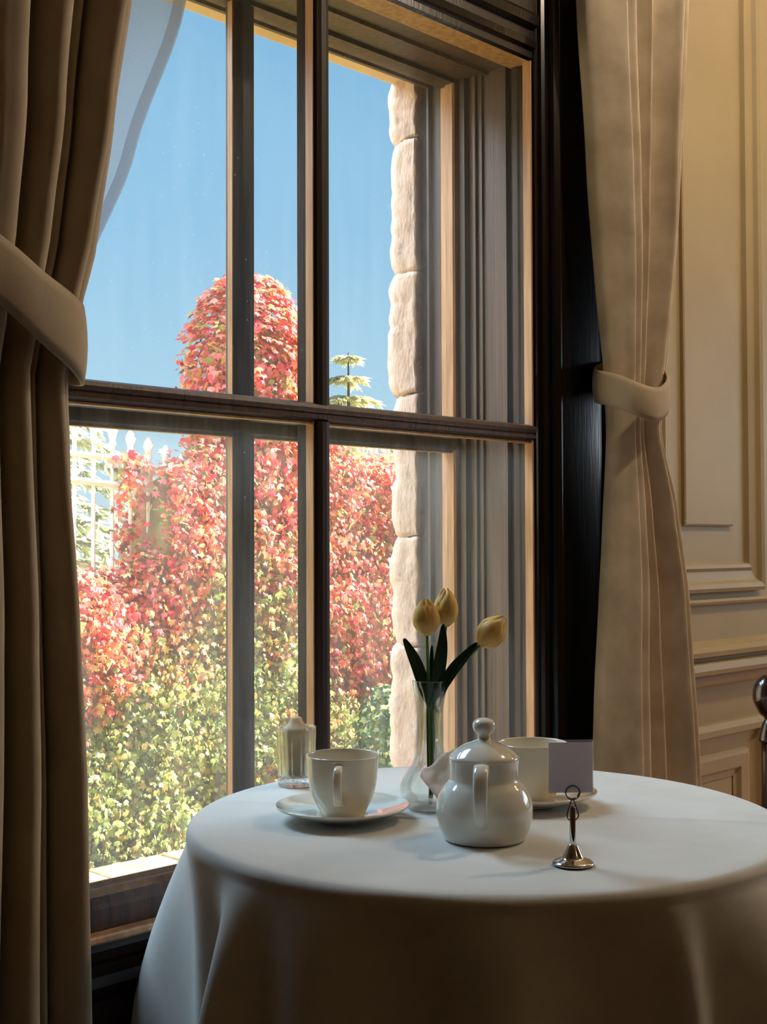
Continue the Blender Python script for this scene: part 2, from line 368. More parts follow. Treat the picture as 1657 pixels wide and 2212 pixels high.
# raised panelling on the window wall
def frame_rect(bm, x0, x1, z0, z1, prof, ybase=1.46):
    """mitred picture-frame moulding; prof = list of (inset from outer edge, height toward the room)"""
    rings = []
    for (ins, h) in prof:
        a, b, c, d = x0+ins, x1-ins, z0+ins, z1-ins
        rings.append([bm.verts.new((X, ybase-h, Z)) for X, Z in ((a, c), (b, c), (b, d), (a, d))])
    for i in range(len(rings)-1):
        for k in range(4):
            bm.faces.new((rings[i][k], rings[i][(k+1) % 4], rings[i+1][(k+1) % 4], rings[i+1][k]))
def wall_bay(x0, x1):
    bm = bmesh.new()
    frame_rect(bm, x0, x1, .977, 2.78, [(0, 0), (0, .016), (.008, .021), (.018, .018), (.024, .010), (.045, .006), (.052, .012), (.060, .010), (.064, 0)])
    bobj('panel_moulding', bm, M['cream_wall'], ww)
    bm = bmesh.new()
    frame_rect(bm, x0+.13, x1-.128, 1.122, 2.62, [(0, 0), (0, .008), (.004, .010), (.012, .010)])
    a, b = x0+.142, x1-.140
    v = [bm.verts.new(p) for p in ((a, 1.45, 1.134), (b, 1.45, 1.134), (b, 1.45, 2.608), (a, 1.45, 2.608))]; bm.faces.new(v)
    bobj('raised_panel', bm, M['cream_wall'], ww)
    bm = bmesh.new()
    frame_rect(bm, x0, x1-.005, .16, .690, [(0, 0), (0, .015), (.012, .024), (.026, .020), (.031, .008), (.050, .004), (.066, .002), (.070, .012), (.078, .014), (.105, .012), (.112, .004), (.125, .002)])
    bobj('lower_panel', bm, M['cream_wall'], ww)
for i in range(4): wall_bay(2.25+i*.60, 2.711+i*.60)
wall_bay(.06, .56)
# panel base ledge
ledge = [(1.46, .950), (1.448, .950), (1.444, .956), (1.448, .962), (1.46, .962)]
struct(prism_obj('trim_panel_ledge', ledge, 'x', 2.19, 5.1, M['cream_wall']))
rail = [(1.46, .872), (1.445, .870), (1.425, .862), (1.416, .852), (1.418, .842), (1.434, .838), (1.434, .832), (1.422, .826), (1.418, .812), (1.424, .802), (1.440, .798), (1.440, .786), (1.448, .776), (1.46, .770)]
struct(prism_obj('trim_chair_rail', rail, 'x', 2.19, 5.1, M['cream_wall']), 'cream moulded chair rail')
struct(prism_obj('trim_chair_rail.001', rail, 'x', -2.2, .60, M['cream_wall']))
struct(box('baseboard_window_side', (2.19, 1.435, 0), (5.1, 1.46, .12), M['cream_wall'], bev=.004))

# ------------------------------------------------------------------ inner window
w1 = root('window_1', 'inner four pane window in dark brown wood')
# casing (dark varnish, shade in its black) around the opening, room side
casp = [(1.858, 1.452), (1.862, 1.446), (1.872, 1.446), (1.876, 1.440), (1.884, 1.438), (1.890, 1.444), (1.902, 1.444), (1.906, 1.434), (1.918, 1.430), (1.930, 1.436),
        (2.06, 1.436), (2.066, 1.428), (2.085, 1.422), (2.11, 1.420), (2.135, 1.424), (2.15, 1.436), (2.19, 1.436), (2.19, 1.47), (1.905, 1.47), (1.905, 1.456)]
prism_obj('casing', casp, 'z', 0.0, 2.30, M['wood_black'], w1, 'dark varnished right casing, shade in its black')
casl = [(2.66-x-.0, y) for x, y in casp]
casl = [(x-.0, y) for x, y in casl]
prism_obj('casing', [(x, y) for x, y in casl][::-1], 'z', 0.0, 2.30, M['wood_black'], w1)
headp = [(1.452, 1.979), (1.446, 1.983), (1.446, 1.996), (1.438, 2.000), (1.436, 2.012), (1.444, 2.018), (1.444, 2.034), (1.432, 2.040), (1.430, 2.056), (1.436, 2.064),
         (1.436, 2.16), (1.426, 2.17), (1.420, 2.20), (1.422, 2.24), (1.41, 2.26), (1.40, 2.30), (1.47, 2.30), (1.47, 2.02), (1.456, 2.02)]
prism_obj('casing', headp, 'x', .80, 1.858, M['wood_black'], w1, 'dark varnished head casing, shade in its black')
# sash frame
prism_obj('stile', [(1.855, 1.450), (1.855, 1.4675), (1.92, 1.4675), (1.92, 1.450)], 'z', .56, 2.03, M['wood_lip'], w1, 'edge of the right stile, painted tan as lit')
prism_obj('stile', [(1.864, 1.4675), (1.864, 1.482), (1.861, 1.486), (1.861, 1.498), (1.92, 1.498), (1.92, 1.4675)], 'z', .56, 2.03, M['wood_face'], w1)
prism_obj('stile', [(.82, 1.450), (.82, 1.468), (.81, 1.470), (.81, 1.480), (.82, 1.486), (.82, 1.498), (.75, 1.498), (.75, 1.450)], 'z', .56, 2.03, M['wood_sash'], w1)
prism_obj('rail', [(1.450, 1.981), (1.503, 1.981), (1.503, 2.04), (1.450, 2.04)], 'x', .78, 1.90, M['wood_lip'], w1, 'underside of the top rail, painted tan as lit by bounce')
prism_obj('rail', [(1.450, .577), (1.450, .606), (1.452, .612), (1.454, .622), (1.462, .630), (1.470, .630), (1.474, .636), (1.490, .632), (1.500, .620), (1.500, .560), (1.450, .560)], 'x', .78, 1.90, M['wood_sash'], w1)
prism_obj('rail', [(1.446, 1.278), (1.446, 1.283), (1.449, 1.286), (1.446, 1.289), (1.444, 1.294), (1.447, 1.300), (1.456, 1.3035), (1.476, 1.3035), (1.494, 1.300), (1.498, 1.290), (1.498, 1.274), (1.456, 1.272)], 'x', .815, 1.862, M['wood_sash'], w1, 'dark brown middle rail with a moulded face')
prism_obj('lit_edge_strip', [(1.454, 1.2695), (1.470, 1.2695), (1.470, 1.2725), (1.454, 1.2725)], 'x', .815, 1.856, M['wood_lip'], w1, 'tan strip painted as a lit edge under the middle rail')  # added strip, light line under the rail put in as tan
prism_obj('lit_edge_strip', [(1.641, 1.2610), (1.656, 1.2610), (1.656, 1.2645), (1.641, 1.2645)], 'x', .80, 1.852, M['wood_lip'], w1, 'tan strip painted as a lit edge under the outer middle rail')
for a, b in ((.60, 1.274), (1.300, 1.99)):
    prism_obj('muntin', [(1.317, 1.452), (1.320, 1.449), (1.328, 1.446), (1.337, 1.446), (1.345, 1.449), (1.348, 1.452), (1.348, 1.468), (1.342, 1.472), (1.342, 1.478), (1.346, 1.494), (1.319, 1.494), (1.323, 1.478), (1.323, 1.472), (1.317, 1.468)], 'z', a, b, M['wood_face'], w1)
    prism_obj('lit_edge_strip', [(1.3145, 1.453), (1.3170, 1.453), (1.3170, 1.469), (1.3145, 1.469)], 'z', a, b, M['wood_lip'], w1, 'tan strip painted as the lit side of the muntin')  # added strip, light on the muntin's left face put in as tan
def pane(parent, m, x0, x1, z0, z1, y):
    nx, nz = 10, 14
    V = [(x0+(x1-x0)*i/nx, y+.0006*noise.noise((i*.35+x0*9, j*.3+z0*7, y*5)), z0+(z1-z0)*j/nz) for j in range(nz+1) for i in range(nx+1)]
    Fc = [(j*(nx+1)+i, j*(nx+1)+i+1, (j+1)*(nx+1)+i+1, (j+1)*(nx+1)+i) for j in range(nz) for i in range(nx)]
    return mobj('pane', V, Fc, m, parent, True)
for x0, x1 in ((.812, 1.325), (1.340, 1.864)):
    for z0, z1 in ((.622, 1.280), (1.297, 1.985)): pane(w1, M['glass_in' if z0 > 1 else 'glass_in_low'], x0, x1, z0, z1, 1.474)
# reveal boards between the two windows
prism_obj('reveal_board', [(1.872, 1.498), (1.872, 1.512), (1.862, 1.514), (1.862, 1.520), (1.869, 1.522), (1.869, 1.574), (1.865, 1.576), (1.865, 1.582), (1.869, 1.584), (1.869, 1.590), (1.864, 1.592), (1.864, 1.598), (1.870, 1.600), (1.870, 1.612), (1.860, 1.616), (1.860, 1.632), (1.93, 1.632), (1.93, 1.498)], 'z', .52, 2.04, M['wood_reveal'], w1, 'brown moulded reveal board on the right')
prism_obj('reveal_board', [(.795, 1.498), (.795, 1.632), (.745, 1.632), (.745, 1.498)], 'z', .52, 2.04, M['wood_reveal'], w1)
prism_obj('reveal_board', [(1.503, 1.992), (1.56, 1.992), (1.562, 1.986), (1.570, 1.986), (1.572, 1.992), (1.632, 1.992), (1.632, 2.04), (1.503, 2.04)], 'x', .745, 1.93, M['wood_reveal'], w1)
prism_obj('reveal_board', [(1.498, .548), (1.632, .535), (1.632, .50), (1.498, .50)], 'x', .745, 1.93, M['wood_reveal'], w1)
# stool / apron below
struct(prism_obj('trim_sill_nosing', [(1.424, .572), (1.426, .577), (1.430, .578), (1.452, .578), (1.452, .568), (1.426, .569)], 'x', .72, 1.94, M['wood_lip']), 'pale edge of the window sill')
struct(prism_obj('trim_apron', [(1.436, .569), (1.432, .558), (1.436, .545), (1.444, .536), (1.446, .520), (1.440, .508), (1.446, .492), (1.450, .488), (1.450, .32), (1.442, .31), (1.436, .30), (1.436, .29), (1.448, .28), (1.448, .0), (1.46, .0), (1.46, .569)], 'x', .72, 1.94, M['apron']), 'dark moulded wooden apron below the sill')

# ------------------------------------------------------------------ outer window
w2 = root('window_2', 'outer four pane storm window in weathered wood')
for a, b in ((.53, 1.27), (1.287, 1.995)):
    prism_obj('muntin', [(1.310, 1.640), (1.318, 1.637), (1.324, 1.634), (1.338, 1.634), (1.344, 1.637), (1.352, 1.640), (1.352, 1.652), (1.346, 1.656), (1.346, 1.670), (1.316, 1.670), (1.316, 1.656), (1.310, 1.652)], 'z', a, b, M['wood_outer'], w2)
    prism_obj('lit_edge_strip', [(1.3065, 1.641), (1.3100, 1.641), (1.3100, 1.653), (1.3065, 1.653)], 'z', a, b, M['wood_lip'], w2, 'tan strip painted as the lit side of the muntin')  # added strip, light on the outer muntin's left face as tan
prism_obj('rail', [(1.634, 1.268), (1.634, 1.288), (1.640, 1.292), (1.668, 1.292), (1.674, 1.286), (1.674, 1.268), (1.664, 1.264), (1.640, 1.264)], 'x', .80, 1.862, M['wood_outer'], w2)
prism_obj('rail', [(1.634, 1.985), (1.674, 1.985), (1.674, 2.04), (1.634, 2.04)], 'x', .77, 1.90, M['wood_outer'], w2)
prism_obj('rail', [(1.634, .50), (1.634, .538), (1.642, .544), (1.674, .542), (1.674, .50)], 'x', .77, 1.90, M['wood_outer'], w2)
prism_obj('stile', [(1.849, 1.638), (1.852, 1.634), (1.90, 1.634), (1.90, 1.674), (1.856, 1.674), (1.856, 1.660), (1.849, 1.656)], 'z', .50, 2.04, M['wood_lip'], w2, 'pale right stile')
prism_obj('stile', [(.80, 1.634), (.80, 1.674), (.76, 1.674), (.76, 1.634)], 'z', .50, 2.04, M['wood_outer'], w2)
for x0, x1 in ((.798, 1.318), (1.344, 1.858)):
    for z0, z1 in ((.54, 1.272), (1.286, 1.990)): pane(w2, M['glass_out' if z0 > 1 else 'glass_out_low'], x0, x1, z0, z1, 1.656)
prism_obj('outer_frame', [(1.860, 1.674), (1.860, 1.700), (1.852, 1.703), (1.852, 1.709), (1.862, 1.711), (1.862, 1.732), (1.93, 1.732), (1.93, 1.674)], 'z', .46, 2.05, M['wood_outer'], w2)
prism_obj('outer_frame', [(.80, 1.674), (.80, 1.732), (.745, 1.732), (.745, 1.674)], 'z', .46, 2.05, M['wood_reveal'], w2)
prism_obj('outer_frame', [(1.674, 2.000), (1.698, 2.000), (1.700, 1.992), (1.708, 1.992), (1.710, 2.004), (1.732, 2.006), (1.732, 2.05), (1.674, 2.05)], 'x', .745, 1.93, M['wood_reveal'], w2)
# ------------------------------------------------------------------ curtains
def interp(tab, v):
    if v <= tab[0][0]: return tab[0][1]
    for (a, x), (b, y) in zip(tab, tab[1:]):
        if v <= b:
            t = (v-a)/(b-a); t = t*t*(3-2*t)*.35 + t*.65
            return x+(y-x)*t
    return tab[-1][1]
def curtain_mesh(name, Lt, Rt, prof, yb, amp, z0, z1, m, nz=110, per=7, wob=.004, seed=0, thick=.0035, shear=None):
    sp = smooth_prof(prof, per)
    V = []; Fc = []; n = len(sp)
    for i in range(nz+1):
        z = z0+(z1-z0)*i/nz
        L_, R__ = interp(Lt, z), interp(Rt, z); a = interp(amp, z)
        for j, (s, d) in enumerate(sp):
            w = wob*noise.noise((s*7+seed, z*2.3, seed)); w2 = wob*1.2*noise.noise((s*4+seed, z*1.5, 9+seed))
            V.append((L_+(R__-L_)*s + w, yb - d*a + w2, z))
    for i in range(nz):
        for j in range(n-1):
            a = i*n+j; Fc.append((a, a+1, a+n+1, a+n))
    o = mobj(name, V, Fc, m, None, True)
    if thick:
        so = o.modifiers.new('thick', 'SOLIDIFY'); so.thickness = thick; so.offset = 0
    return o
# left curtain
prL = [(0, .2), (.05, 1), (.10, .9), (.14, -.6), (.18, -.8), (.22, .7), (.28, 1), (.32, .5), (.36, -.8), (.40, -.9), (.43, .7), (.48, 1.0), (.535, .95), (.548, .3), (.550, -.9), (.600, -1.0), (.622, .3),
       (.648, 1.0), (.692, 1.0), (.704, .4), (.704, -.8), (.752, -1.0), (.768, -.3), (.786, .1), (.793, -.2), (.793, -1.0), (.820, -1.0), (.834, .3), (.860, 1.0), (.896, 1.0), (.912, .45), (.93, .2), (.96, .15), (.98, .0), (1, -.3)]
lc = thing('curtain', 'taupe curtain on the left, gathered by a wide tieback near the camera', 'curtain', (0, 0, 0))
Lt = [(.02, .50), (.55, .52), (1.15, .57), (1.33, .585), (1.50, .57), (1.8, .53), (2.1, .50), (2.8, .42)]
Rt = [(.02, .865), (.52, .842), (.8, .835), (1.0, .822), (1.18, .812), (1.28, .806), (1.36, .822), (1.45, .845), (1.60, .870), (1.79, .902), (2.1, .955), (2.8, 1.07)]
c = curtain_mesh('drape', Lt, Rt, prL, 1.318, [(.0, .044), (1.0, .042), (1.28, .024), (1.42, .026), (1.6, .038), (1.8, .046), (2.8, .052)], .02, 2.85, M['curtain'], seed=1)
c.parent = lc
sh_prof = [(0, .2), (.2, 1), (.35, -.8), (.5, .6), (.62, -.3), (.72, .5), (.80, .0), (.9, -.2), (1, 0)]
sc = curtain_mesh('sheer_curtain', [(.02, .62), (1.3, .66), (2.8, .60)], [(.02, .80), (1.2, .80), (1.32, .825), (1.42, .878), (1.60, .955), (1.815, 1.035), (2.1, 1.125), (2.8, 1.30)], sh_prof, 1.408,
                 [(0, .012), (1.3, .006), (2.8, .014)], .02, 2.85, M['sheer'], seed=5, thick=0, wob=.002)
tag(sc, 'translucent blue-grey sheer voile curtain behind the left taupe curtain', 'sheer curtain')
hem = curtain_mesh('hem', [(.02, .785), (1.2, .785), (1.32, .810), (1.42, .862), (1.60, .937), (1.815, 1.016), (2.1, 1.105), (2.8, 1.28)], [(.02, .801), (1.2, .801), (1.32, .826), (1.42, .879), (1.60, .956), (1.815, 1.036), (2.1, 1.126), (2.8, 1.301)],
                   [(0, 0), (.5, 0), (1, 0)], 1.4055, [(0, 0), (1, 0)], .02, 2.85, M['sheer'], seed=5, thick=0, wob=0.0)
hem.parent = sc
def band(name, path, h, m, parent, tilt=None, thick=.005, top=None, bot=None):
    P = smooth_prof(path, 8); V = []; Fc = []
    n = len(P)
    for i, p in enumerate(P):
        hh = h if not callable(h) else h(i/(n-1))
        for k in range(7):
            t = k/6-.5
            bul = .004*(1-(2*t)**2)
            q0 = Vector(P[max(0, i-1)][:2]+(0,)); q1 = Vector(P[min(n-1, i+1)][:2]+(0,)); d = (q1-q0); 
            nn = Vector((d.y, -d.x, 0)); nn = nn.normalized() if nn.length > 1e-6 else Vector((0, -1, 0))
            V.append((p[0]+nn.x*bul, p[1]+nn.y*bul, p[2]+t*hh))
    for i in range(n-1):
        for k in range(6):
            a = i*7+k; Fc.append((a, a+7, a+8, a+1))
    o = mobj(name, V, Fc, m, parent, True)
    so = o.modifiers.new('thick', 'SOLIDIFY'); so.thickness = thick; so.offset = 0
    return o
tl = band('curtain_tieback', [(.40, 1.43, 1.56), (.49, 1.335, 1.50), (.60, 1.285, 1.440), (.694, 1.270, 1.382), (.740, 1.268, 1.350), (.775, 1.272, 1.331), (.797, 1.282, 1.320), (.810, 1.300, 1.317), (.812, 1.325, 1.320), (.80, 1.350, 1.33), (.76, 1.362, 1.35)],
     lambda t: .064+.026*min(1, t*1.6), M['tie'], None)
tag(tl, 'wide taupe tieback band slanting around the left curtain', 'tieback')
# right curtain
prR = [(0, -.9), (.015, -.4), (.07, -.05), (.16, .35), (.23, .70), (.255, .78), (.265, .62), (.285, .66), (.325, .9), (.345, .75), (.352, .2), (.352, -.8), (.38, -1.0), (.44, -.75), (.50, -.35), (.545, .25), (.562, .5), (.570, .2), (.568, -.8), (.60, -1.0), (.66, -.7),
       (.73, -.2), (.79, .5), (.82, .9), (.84, .9), (.848, .4), (.87, .2), (.91, .3), (.95, .6), (.965, .4), (1, -.3)]
Lr = [(.02, 1.92), (.60, 1.955), (.81, 1.962), (1.1, 1.982), (1.30, 1.995), (1.40, 1.990), (1.55, 1.977), (1.8, 1.954), (2.07, 1.924), (2.8, 1.83)]
Rr_ = [(.02, 2.31), (.60, 2.262), (.97, 2.222), (1.15, 2.185), (1.30, 2.130), (1.38, 2.140), (1.44, 2.155), (1.7, 2.195), (2.19, 2.250), (2.8, 2.32)]
rc = thing('curtain', 'oatmeal curtain on the right beside the cream panelled wall', 'curtain', (0, 0, 0))
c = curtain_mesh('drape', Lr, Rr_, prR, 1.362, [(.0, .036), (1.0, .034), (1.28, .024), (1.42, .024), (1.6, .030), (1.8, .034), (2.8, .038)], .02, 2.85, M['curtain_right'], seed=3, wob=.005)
c.parent = rc
tr_ = band('curtain_tieback', [(2.20, 1.44, 1.435), (2.16, 1.425, 1.425), (2.05, 1.420, 1.405), (2.00, 1.410, 1.388), (1.980, 1.388, 1.378), (1.974, 1.362, 1.372), (1.978, 1.335, 1.362), (1.990, 1.313, 1.350), (2.018, 1.300, 1.342), (2.05, 1.300, 1.346), (2.09, 1.311, 1.362), (2.125, 1.334, 1.384), (2.148, 1.366, 1.402), (2.135, 1.40, 1.415), (2.07, 1.428, 1.42)],
     lambda t: .062, M['tie'], None)
tag(tr_, 'short taupe tieback looped around the right curtain', 'tieback')
for nm, x0, x1, lab in (('curtain_rod', .1, 2.6, 'dark curtain rod above the window, out of the picture'),):
    bm = bmesh.new(); tube(bm, [(x0, 1.36, 2.87), (x1, 1.36, 2.87)], .015, 12); cr = bobj(nm, bm, M['chair_wood'], None, True); tag(cr, lab, 'curtain rod')

# ------------------------------------------------------------------ table and cloth
TC = Vector((1.213, 1.0255, 0)); TR = .366
tb = thing('round_table', 'small round cafe table hidden under the long white cloth', 'table', (TC.x, TC.y, 0))
V, Fc = lathe([(0.30, .716), (TR-.012, .716), (TR-.006, .722), (TR-.006, .738), (TR-.012, .744), (.30, .744)], 64); mobj('table_top', V, Fc, M['chair_wood'], tb, True)
V, Fc = lathe([(.22, 0), (.22, .02), (.16, .03), (.05, .05), (.035, .08), (.035, .68), (.06, .716)], 32); mobj('pedestal', V, Fc, M['chair_wood'], tb, True)
def make_cloth():
    n = 360
    camdir = math.atan2(-TC.y, -TC.x)        # direction from the table to the viewer's side
    # fold centres (angle from viewer direction, deg; + = to the right), height, width
    folds = [(-99, .108, 10), (-44, .080, 5.0), (-27, .040, 9), (3, .055, 6.5), (31, .045, 3.2), (52, .115, 10), (90, .07, 12), (128, .035, 14), (165, .02, 14), (-140, .035, 14), (-175, .02, 14)]
    dips = [(-58, .075, 8), (-74, .03, 10), (-11, .045, 7), (19, .030, 7), (68, .03, 10)]
    rings = []
    V = []; Fc = []
    rr = [0.0] + [TR*i/34 for i in range(1, 33)]
    def base(th):
        return 0
    prof = [(r, 0.0) for r in rr[1:]]
    # rounded edge then drop
    for k in range(1, 7):
        a = k/6*PI/2*.92; prof.append((TR-.012+.012*math.sin(a), -(.012-.012*math.cos(a))))
    drop = [.016, .022] + list(np.linspace(.03, .66, 46))
    V.append((0, 0, .7495))
    def fold_amt(th):
        d = math.degrees((th-camdir+PI) % (2*PI)-PI)
        f = 0
        for c0, h, w in folds:
            e = (d-c0+180) % 360-180; f += h*math.exp(-(e/w)**2)
        for c0, h, w in dips:
            e = (d-c0+180) % 360-180; f -= h*math.exp(-(e/w)**2)
        return f, d
    cnt = 0
    for (r, dz) in prof:
        for k in range(n):
            th = 2*PI*k/n; x, y = r*math.cos(th), r*math.sin(th)
            z = .7495+dz+.0007*noise.noise((x*9, y*9, 0))*(1 if r < .34 else .4)
            # pressed fold lines
            for (px, py, qx, qy) in ((1.049-TC.x, 1.311-TC.y, 1.396-TC.x, .773-TC.y),):
                L_ = math.hypot(qx-px, qy-py); ds = ((x-px)*(qy-py)-(y-py)*(qx-px))/L_
                if r < .35: z += .0016*math.exp(-(ds/.006)**2)
            f, d = fold_amt(th)
            if dz < -.004: 
                t = min(1, -dz/.02); x += math.cos(th)*f*.03*t; y += math.sin(th)*f*.03*t
            V.append((x, y, z))
    for dd in drop:
        for k in range(n):
            th = 2*PI*k/n; f, d = fold_amt(th)
            t = max(0, dd-.014)/.64; g = .5*(1-math.exp(-t*5))+.62*t
            r = TR + .0 + .040*t*1.0 + f*g*1.15 + .004*noise.noise((math.cos(th)*3, math.sin(th)*3, dd*5))*min(1, t*4)
            shift = 0
            x, y = r*math.cos(th+shift), r*math.sin(th+shift)
            y = min(y, 1.405-TC.y+.004*math.sin(th*9)*t) if y > .36 else y
            z = .7495-dd
            V.append((x, y, z))
    R_n = len(prof)+len(drop)
    for k in range(n): Fc.append((0, 1+k, 1+(k+1) % n))
    for i in range(R_n-1):
        for k in range(n):
            a = 1+i*n+k; b = 1+i*n+(k+1) % n; Fc.append((a, a+n, b+n, b))
    o = mobj('tablecloth', V, Fc, M['cloth'], None, True, loc=(TC.x, TC.y, 0))
    tag(o, 'long white linen tablecloth draped in folds over the round table', 'tablecloth')
make_cloth()
ZT = .7503

# ------------------------------------------------------------------ crockery
def ribbon(pts, w, th, nrm, n=10, k=8):
    """strap handle: path in a vertical plane; nrm = sideways unit vector"""
    bm = bmesh.new(); P = smooth_prof(pts, k); rings = []
    s = Vector(nrm)
    for i, p in enumerate(P):
        p = Vector(p); t = (Vector(P[min(len(P)-1, i+1)])-Vector(P[max(0, i-1)])).normalized(); u = t.cross(s).normalized()
        ww_ = w(i/(len(P)-1)) if callable(w) else w
        ring = []
        for q in range(n):
            a = 2*PI*q/n; ca, sa = math.cos(a), math.sin(a)
            ring.append(bm.verts.new(p + s*(ww_/2*math.copysign(abs(ca)**.6, ca)) + u*(th/2*math.copysign(abs(sa)**.8, sa))))
        rings.append(ring)
    for A, B in zip(rings, rings[1:]):
        for q in range(n): bm.faces.new((A[q], A[(q+1) % n], B[(q+1) % n], B[q]))
    bm.faces.new(rings[0][::-1]); bm.faces.new(rings[-1]); return bm
def make_cup(loc, rot, label, m):
    t = thing('teacup', label, 'cup', loc, rot, 'teacups on saucers')
    out = smooth_prof([(.0245, 0), (.0268, .0012), (.0275, .004), (.031, .011), (.0365, .022), (.0405, .036), (.0425, .052), (.0437, .066), (.0447, .0725)], 5)
    inn = smooth_prof([(.0442, .0738), (.0428, .0728), (.0418, .066), (.0405, .052), (.0385, .036), (.034, .021), (.024, .009), (.006, .0065)], 5)
    V, Fc = lathe(out+inn, 72); mobj('body', V, Fc, m, t, True)
    h = ribbon([(.0400, 0, .0640), (.0500, 0, .0655), (.0600, 0, .0625), (.0650, 0, .052), (.0640, 0, .038), (.0560, 0, .0255), (.0460, 0, .0210), (.0370, 0, .0200)], .0105, .0055, (0, 1, 0))
    bobj('handle', h, m, t, True)
    return t
def make_saucer(loc, label, m, sc_=1.0):
    t = thing('saucer', label, 'saucer', loc, 0, 'saucers under the teacups')
    pr = smooth_prof([(.030, 0), (.032, -.0), (.034, .003), (.050, .0055), (.066, .0105), (.0785, .0155), (.0815, .0175), (.0812, .0190), (.0790, .0185), (.066, .0135), (.050, .0088), (.036, .0068), (.0300, .0062), (.0285, .0052), (.010, .005)], 4)
    V, Fc = lathe([(r*sc_, z) for r, z in pr], 80); mobj('dish', V, Fc, m, t, True)
    return t
toC = math.atan2(-1.125, -1.066)
make_saucer((1.070, 1.131, ZT), 'cream saucer under the near teacup, left of the teapot', M['porcelain_cool'])
make_cup((1.068, 1.128, ZT+.0056), toC-.10, 'cream teacup on the near saucer with its handle toward the viewer', M['porcelain'])
make_saucer((1.300, 1.019, ZT), 'cream saucer behind the teapot, partly hidden by the card', M['porcelain'])
make_cup((1.300, 1.019, ZT+.0056), toC+1.9, 'cream teacup behind the teapot and the small card', M['porcelain'])

tp = thing('teapot', 'round off-white glazed teapot with a ball knob lid, front of the table', 'teapot', (1.112, .941, ZT), toC+.0)
out = smooth_prof([(.043, 0), (.0455, .001), (.0475, .005), (.0520, .016), (.0548, .030), (.0535, .044), (.0475, .057), (.0415, .0645), (.0392, .069), (.0388, .080), (.0395, .0885), (.0398, .0900)], 5)
inn = smooth_prof([(.0375, .0905), (.0365, .088), (.036, .070), (.045, .056), (.051, .030), (.044, .008), (.006, .005)], 5)
V, Fc = lathe(out+inn, 80); mobj('body', V, Fc, M['porcelain_cool'], tp, True)
lid = smooth_prof([(.0370, .0885), (.0395, .0900), (.0398, .0925), (.0370, .0960), (.0310, .1010), (.0230, .1060), (.0140, .1095), (.0078, .1120), (.0068, .1150), (.0080, .1180), (.0115, .1220), (.0130, .1270), (.0118, .1320), (.0070, .1355), (.001, .1365)], 5)
kz = next(i for i, p in enumerate(lid) if p[1] >= .1120)
V, Fc = lathe([(.030, .0885)]+lid[:kz+1], 64); ld = mobj('lid', V, Fc, M['porcelain_cool'], tp, True)
V, Fc = lathe([(lid[kz][0]*.98, lid[kz][1]-.0006)]+lid[kz:], 40); mobj('knob', V, Fc, M['porcelain_cool'], ld, True)
hdl = ribbon([(.0365, 0, .0820), (.0470, 0, .0885), (.0600, 0, .0880), (.0700, 0, .0800), (.0745, 0, .066), (.0735, 0, .048), (.0670, 0, .034), (.0560, 0, .0250), (.0500, 0, .0230)], lambda t: .0185-.006*t, .0070, (0, 1, 0))
bobj('handle', hdl, M['porcelain_cool'], tp, True)
for o in tp.children:
    if o.name.startswith('handle'): o.rotation_euler = (0, 0, -.17)
bm = bmesh.new(); tube(bm, smooth_prof([(-.040, .003, .040), (-.056, .004, .052), (-.068, .005, .066), (-.078, .006, .082)], 5), [.016-.009*i/15 for i in range(16)], 16)
bobj('spout', bm, M['porcelain_cool'], tp, True)

# ------------------------------------------------------------------ bud vase with tulips
vs = thing('bud_vase', 'clear glass bud vase with a bulbous faceted base holding tulips', 'vase', (1.194, 1.100, ZT))
vo = smooth_prof([(.022, 0), (.026, .001), (.0335, .010), (.0365, .021), (.0345, .033), (.0265, .048), (.0190, .062), (.0158, .078), (.0150, .095), (.0155, .115), (.0175, .135), (.0200, .150), (.0212, .159), (.0215, .161)], 4)
vi = smooth_prof([(.0200, .161), (.0190, .151), (.0160, .134), (.0140, .115), (.0134, .095), (.0142, .078), (.0172, .062), (.0245, .048), (.0318, .033), (.0335, .021), (.030, .012), (.018, .007), (.002, .006)], 4)
def facet(t, r, z):
    r *= 1.06
    k = 9; a = (t % (2*PI/k))-PI/k
    g = math.cos(PI/k)/math.cos(a)
    w = .85 if z < .150 else max(0, (.161-z)/.011)*.85
    return r*(1-w+w*g*1.02)
V, Fc = lathe(vo+vi, 72, facet); mobj('glass_body', V, Fc, M['crystal'], vs, True)

